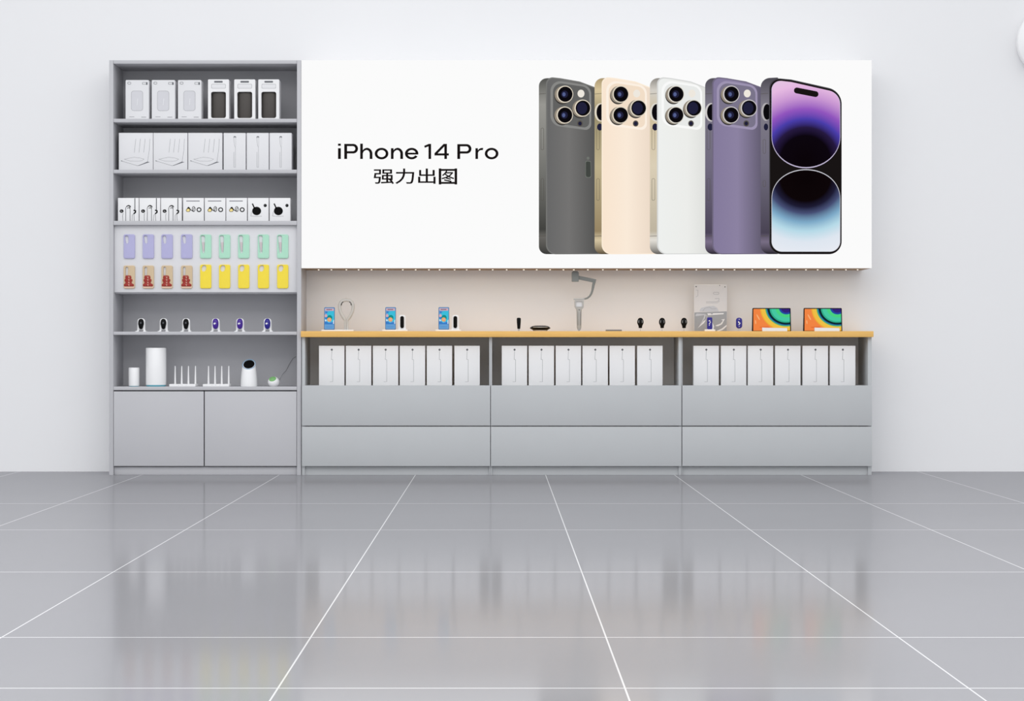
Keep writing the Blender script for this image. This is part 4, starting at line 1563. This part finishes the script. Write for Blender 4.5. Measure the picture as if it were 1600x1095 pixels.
q = MB().m('print_pale')
q.plate(pb(rpoly([(1084.4, 516.9, 0.4), (1136, 516.9, 0.4), (1136, 443.2, 1.6), (1084.4, 443.2, 1.6)], 4)), 0, 0.004, bev=0.0005)
y = -0.0004
q.m('print_mid').flat(pb([(1085, 516.4), (1085, 487), (1135.6, 485.2), (1135.6, 516.4)]), y)
q.m('print_light').flat(pb(rpoly([(1091, 485.4, 2), (1096, 479.6, 2), (1104, 477.4, 3), (1115, 476.6, 3), (1121, 480, 2), (1123.4, 485.6, 1)])), y)
q.m('print_mid')
q.line(pb([(1098, 485), (1101, 480.6), (1108, 478.4), (1113, 481.6), (1119, 481)]), 0.5 * kp, y * 1.5)
q.m('print_light').flat(pb(rpoly([(1086, 493, 1), (1088, 488.6, 1), (1102, 489.4, 1), (1103, 492, 1), (1099, 499.6, 1), (1090, 512, 1), (1096.6, 501, 1), (1101, 491, 1)])), y * 1.5)
q.m('print_white').flat(pb([(1105.2, 488.2), (1131, 487.8), (1130.4, 489.8), (1106, 491.4)]), y * 2)
q.m('print_mid').flat(pb(ell(1112.2, 489, 1.9, 0.8, 16)), y * 2.5)
q.m('print_white')
q.line(pb(ell(1102.6, 494.4, 2.0, 4.0, 18)), 0.5 * kp, y * 2, True)
q.flat(pb(rpoly([(1116.6, 508.2, 0.5), (1122, 508.4, 2), (1128, 505.4, 2), (1132.6, 497, 0.3), (1125, 498.4, 0.4), (1130, 499, 1), (1126, 504.2, 2), (1120, 506.4, 2)])), y * 2)
q.flat(pb(rpoly([(1119, 516, 0.4), (1128, 512, 2), (1135.4, 506, 0.4), (1135.4, 508.6, 0.4), (1129.4, 514, 2), (1124, 516.2, 0.4)])), y * 2)
q.flat(pb([(1090, 511.4), (1098.6, 501), (1104, 497), (1100, 503.6)]), y * 2)
q.m('ink_pale')
q.line(pb(rrect(1114.6, 1123.2, 455.4, 458.6, 1.5, 4)), 0.4 * kp, y, True)
q.line(pb([(1103.4, 470.4), (1120, 470.2), (1123, 468.4), (1123.6, 465), (1117, 465.4)]), 0.4 * kp, y)
q.line(pb([(1103.4, 472.2), (1121, 472), (1124.4, 469)]), 0.3 * kp, y)
q.line(pb([(1087.4, 452), (1090.4, 452), (1090.4, 461), (1087.4, 462.4)]), 0.35 * kp, y)
q.m('ink_dark')
q.flat(pb(ell(1087.8, 446.6, 0.9, 1.0, 12)), y)
q.flat(pb(ell(1132.8, 447, 0.7, 1.2, 12)), y)
q.flat(pb(ell(1124.6, 444.8, 0.5, 1.0, 12)), y)
q.build('board', t)
q = MB().m('print_pale')
q.plate([(-10 * kp, 0), (10 * kp, 0), (4 * kp, 30 * kp), (-4 * kp, 30 * kp)], 0.004, 0.007)
q.box(-8 * kp, 8 * kp, 0.006, 0.06, 0, 0.003)
q.build('easel_foot', t)


def oval_blue(px, label, mode):
    t = thing('oval_speaker', (X(px, Yt), Yt, ZW), label, 'gadget')
    if mode == 0:
        q = MB().m('white')
        q.box(-8 * kk, 8 * kk, -0.025, 0.03, 0, 3.0 * kk, 0.001)
        q.build('base', t)
        q = MB().m('white')
        q.plate([W3(*p) for p in rpoly([(-3.6, 2.8, 0.3), (6.2, 2.8, 0.3), (7.0, 8, 1.5), (4.0, 15, 2), (-2.6, 15, 2)])], 0.004, 0.009)
        q.build('back_rest', t)
        q = MB().m('indigo')
        q.plate([W3(*p) for p in rrect(-4.1, 4.0, 3.2, 22.0, 1.8, 6)], -0.010, 0.004, bev=0.003)
        q.build('body', t)
        dots, yy = [(-0.6, 16.6, 1.5, 0.7), (0.6, 14.4, 1.0, 1.0), (-0.4, 11.8, 1.1, 0.9), (-0.8, 9.4, 0.7, 0.7)], -0.0105
    else:
        q = MB().m('metal')
        for sg in (-1, 1):
            q.tube([(sg * 1.2 * kk, 0, 0.4 * kk), (sg * 1.2 * kk, 0, 5.4 * kk)], 0.4 * kk, n=8)
        q.box(-4 * kk, 4 * kk, -0.015, 0.015, 0, 0.5 * kk, 0.0004)
        q.build('wire_stand', t)
        q = MB().m('indigo')
        q.plate([W3(*p) for p in rrect(-4.8, 4.8, 4.4, 21.4, 4.4, 8)], -0.009, 0.006, bev=0.004)
        q.build('body', t)
        dots, yy = [(0, 18.6, 0.9, 0.4), (-0.8, 14.2, 0.9, 1.6), (0.8, 12.6, 1.2, 0.8), (-0.2, 10.6, 1.4, 0.6), (0, 7.6, 1.2, 0.3)], -0.0095
    q = MB().m('print_white')
    for a_, b_, c_, d_ in dots:
        q.flat([W3(*p) for p in ell(a_, b_, c_, d_, 14, 0.4)], yy)
    o = q.build('emblem', t)
    o['label'] = 'white emblem'


oval_blue(1108.8, 'dark blue upright gadget on a white base in front of the poster', 0)
oval_blue(1154.8, 'dark blue oval gadget on two thin wires, right of the poster', 1)

# two tablets with bright wallpapers
TAB = glow_rings('tablet_wallpaper', (23.0 * kk, 36.5 * kk), 42 * kk, 37 * kk,
    [(0.0, C(52, 34, 120)), (0.20, C(38, 70, 160)), (0.27, C(72, 208, 128)), (0.40, C(70, 200, 160)), (0.56, C(52, 172, 140)), (0.62, C(14, 42, 46)), (0.70, C(36, 104, 168)), (0.74, C(84, 178, 110)),
     (0.785, C(238, 190, 70)), (0.93, C(238, 172, 56)), (0.97, C(240, 132, 68))], 'CONSTANT')
# further out than the ramp reaches the picture stays orange
t = thing('tablet', (0, 0, 0), 'x', 'tablet', 'tablets on the right of the worktop')
q = MB().m('black')
q.plate([W3(*p) for p in rpoly([(-30.6, 0.0, 0.3), (30.6, 0.0, 0.8), (29.8, 36.4, 1.6), (-29.8, 36.4, 1.6)], 5)], 0, 0.008, bev=0.001)
q.build('frame', t)
q = MB().m(TAB)
q.flat([W3(*p) for p in rpoly([(-28.6, 1.0, 0.2), (29.0, 1.0, 0.3), (28.3, 34.9, 0.8), (-28.4, 34.9, 0.8)], 4)], -0.0004)
so = glow('screen_pale_orange', C(246, 176, 120))
so2 = glow('screen_deep_orange', C(226, 108, 52))
q.m(so).flat([W3(*p) for p in ell(-21, 22.0, 1.0, 5.2, 18, 0.5)], -0.0008)
q.flat([W3(*p) for p in ell(-25, 14.4, 0.9, 3.2, 18, 0.1)], -0.0008)
q.m(so2).flat([W3(*p) for p in rpoly([(-24, 6.6, 0.5), (-6, 7.8, 2), (4, 3.0, 1), (-12, 5.2, 2)])], -0.0008)
q.build('screen', t)
q = MB().m('slate')
q.box(-16 * kk, 16 * kk, 0.006, 0.05, 0, 0.003)
q.plate([W3(*p) for p in rrect(-12, 12, 0.4, 20, 1, 4)], 0.0085, 0.012)
q.build('rear_stand', t)
t.location = (X(1205.6, Yt), Yt, ZW)
t['label'] = 'tablet with orange and green wallpaper on the worktop, left of the pair'
dup(t, (X(1285.6, Yt), Yt, ZW), 'tablet with orange and green wallpaper, at the right end of the worktop')
Yk = 0.05
kq = k(Yk)
q = MB().m('carton')
q.loft([[(-19.2 * kq, y_, z_) for y_, z_ in ((0, 0), (0.025, 0), (0.022, 5.9 * kq), (0.012, 5.7 * kq))],
        [(19.6 * kq, y_, z_) for y_, z_ in ((0, 0), (0.025, 0), (0.022, 5.0 * kq), (0.012, 4.8 * kq))]])
q.m('print_light')
q.box(-17 * kq, 0, 0.004, 0.006, 1.2 * kq, 1.6 * kq)
o = q.build('card_holder', loc=(X(1210.6, Yk), Yk, ZW), smooth=0)
tag(o, 'low white card holder in front of the left tablet', 'card holder', 'card holders before the tablets')
dup(o, (X(1292.4, Yk), Yk, ZW), 'low white card holder in front of the right tablet')

# round white disc on the wall, cut by the frame's edge
q = MB().m('white')
kw_ = k(YW)
R_ = 55 * kw_
q.lathe([(R_ * 0.93, 0), (R_ * 0.99, 0.02), (R_, 0.045), (R_ * 0.985, 0.062), (R_ * 0.90, 0.078), (R_ * 0.5, 0.088), (0.001, 0.090)], n=72)
o = q.build('wall_lamp', loc=(X(1645, YW - 0.06), YW - 0.0005, Z(65, YW - 0.06)), rot=(pi / 2, 0, 0))
tag(o, 'round white disc mounted high on the wall at right, cut by the frame', 'wall lamp')
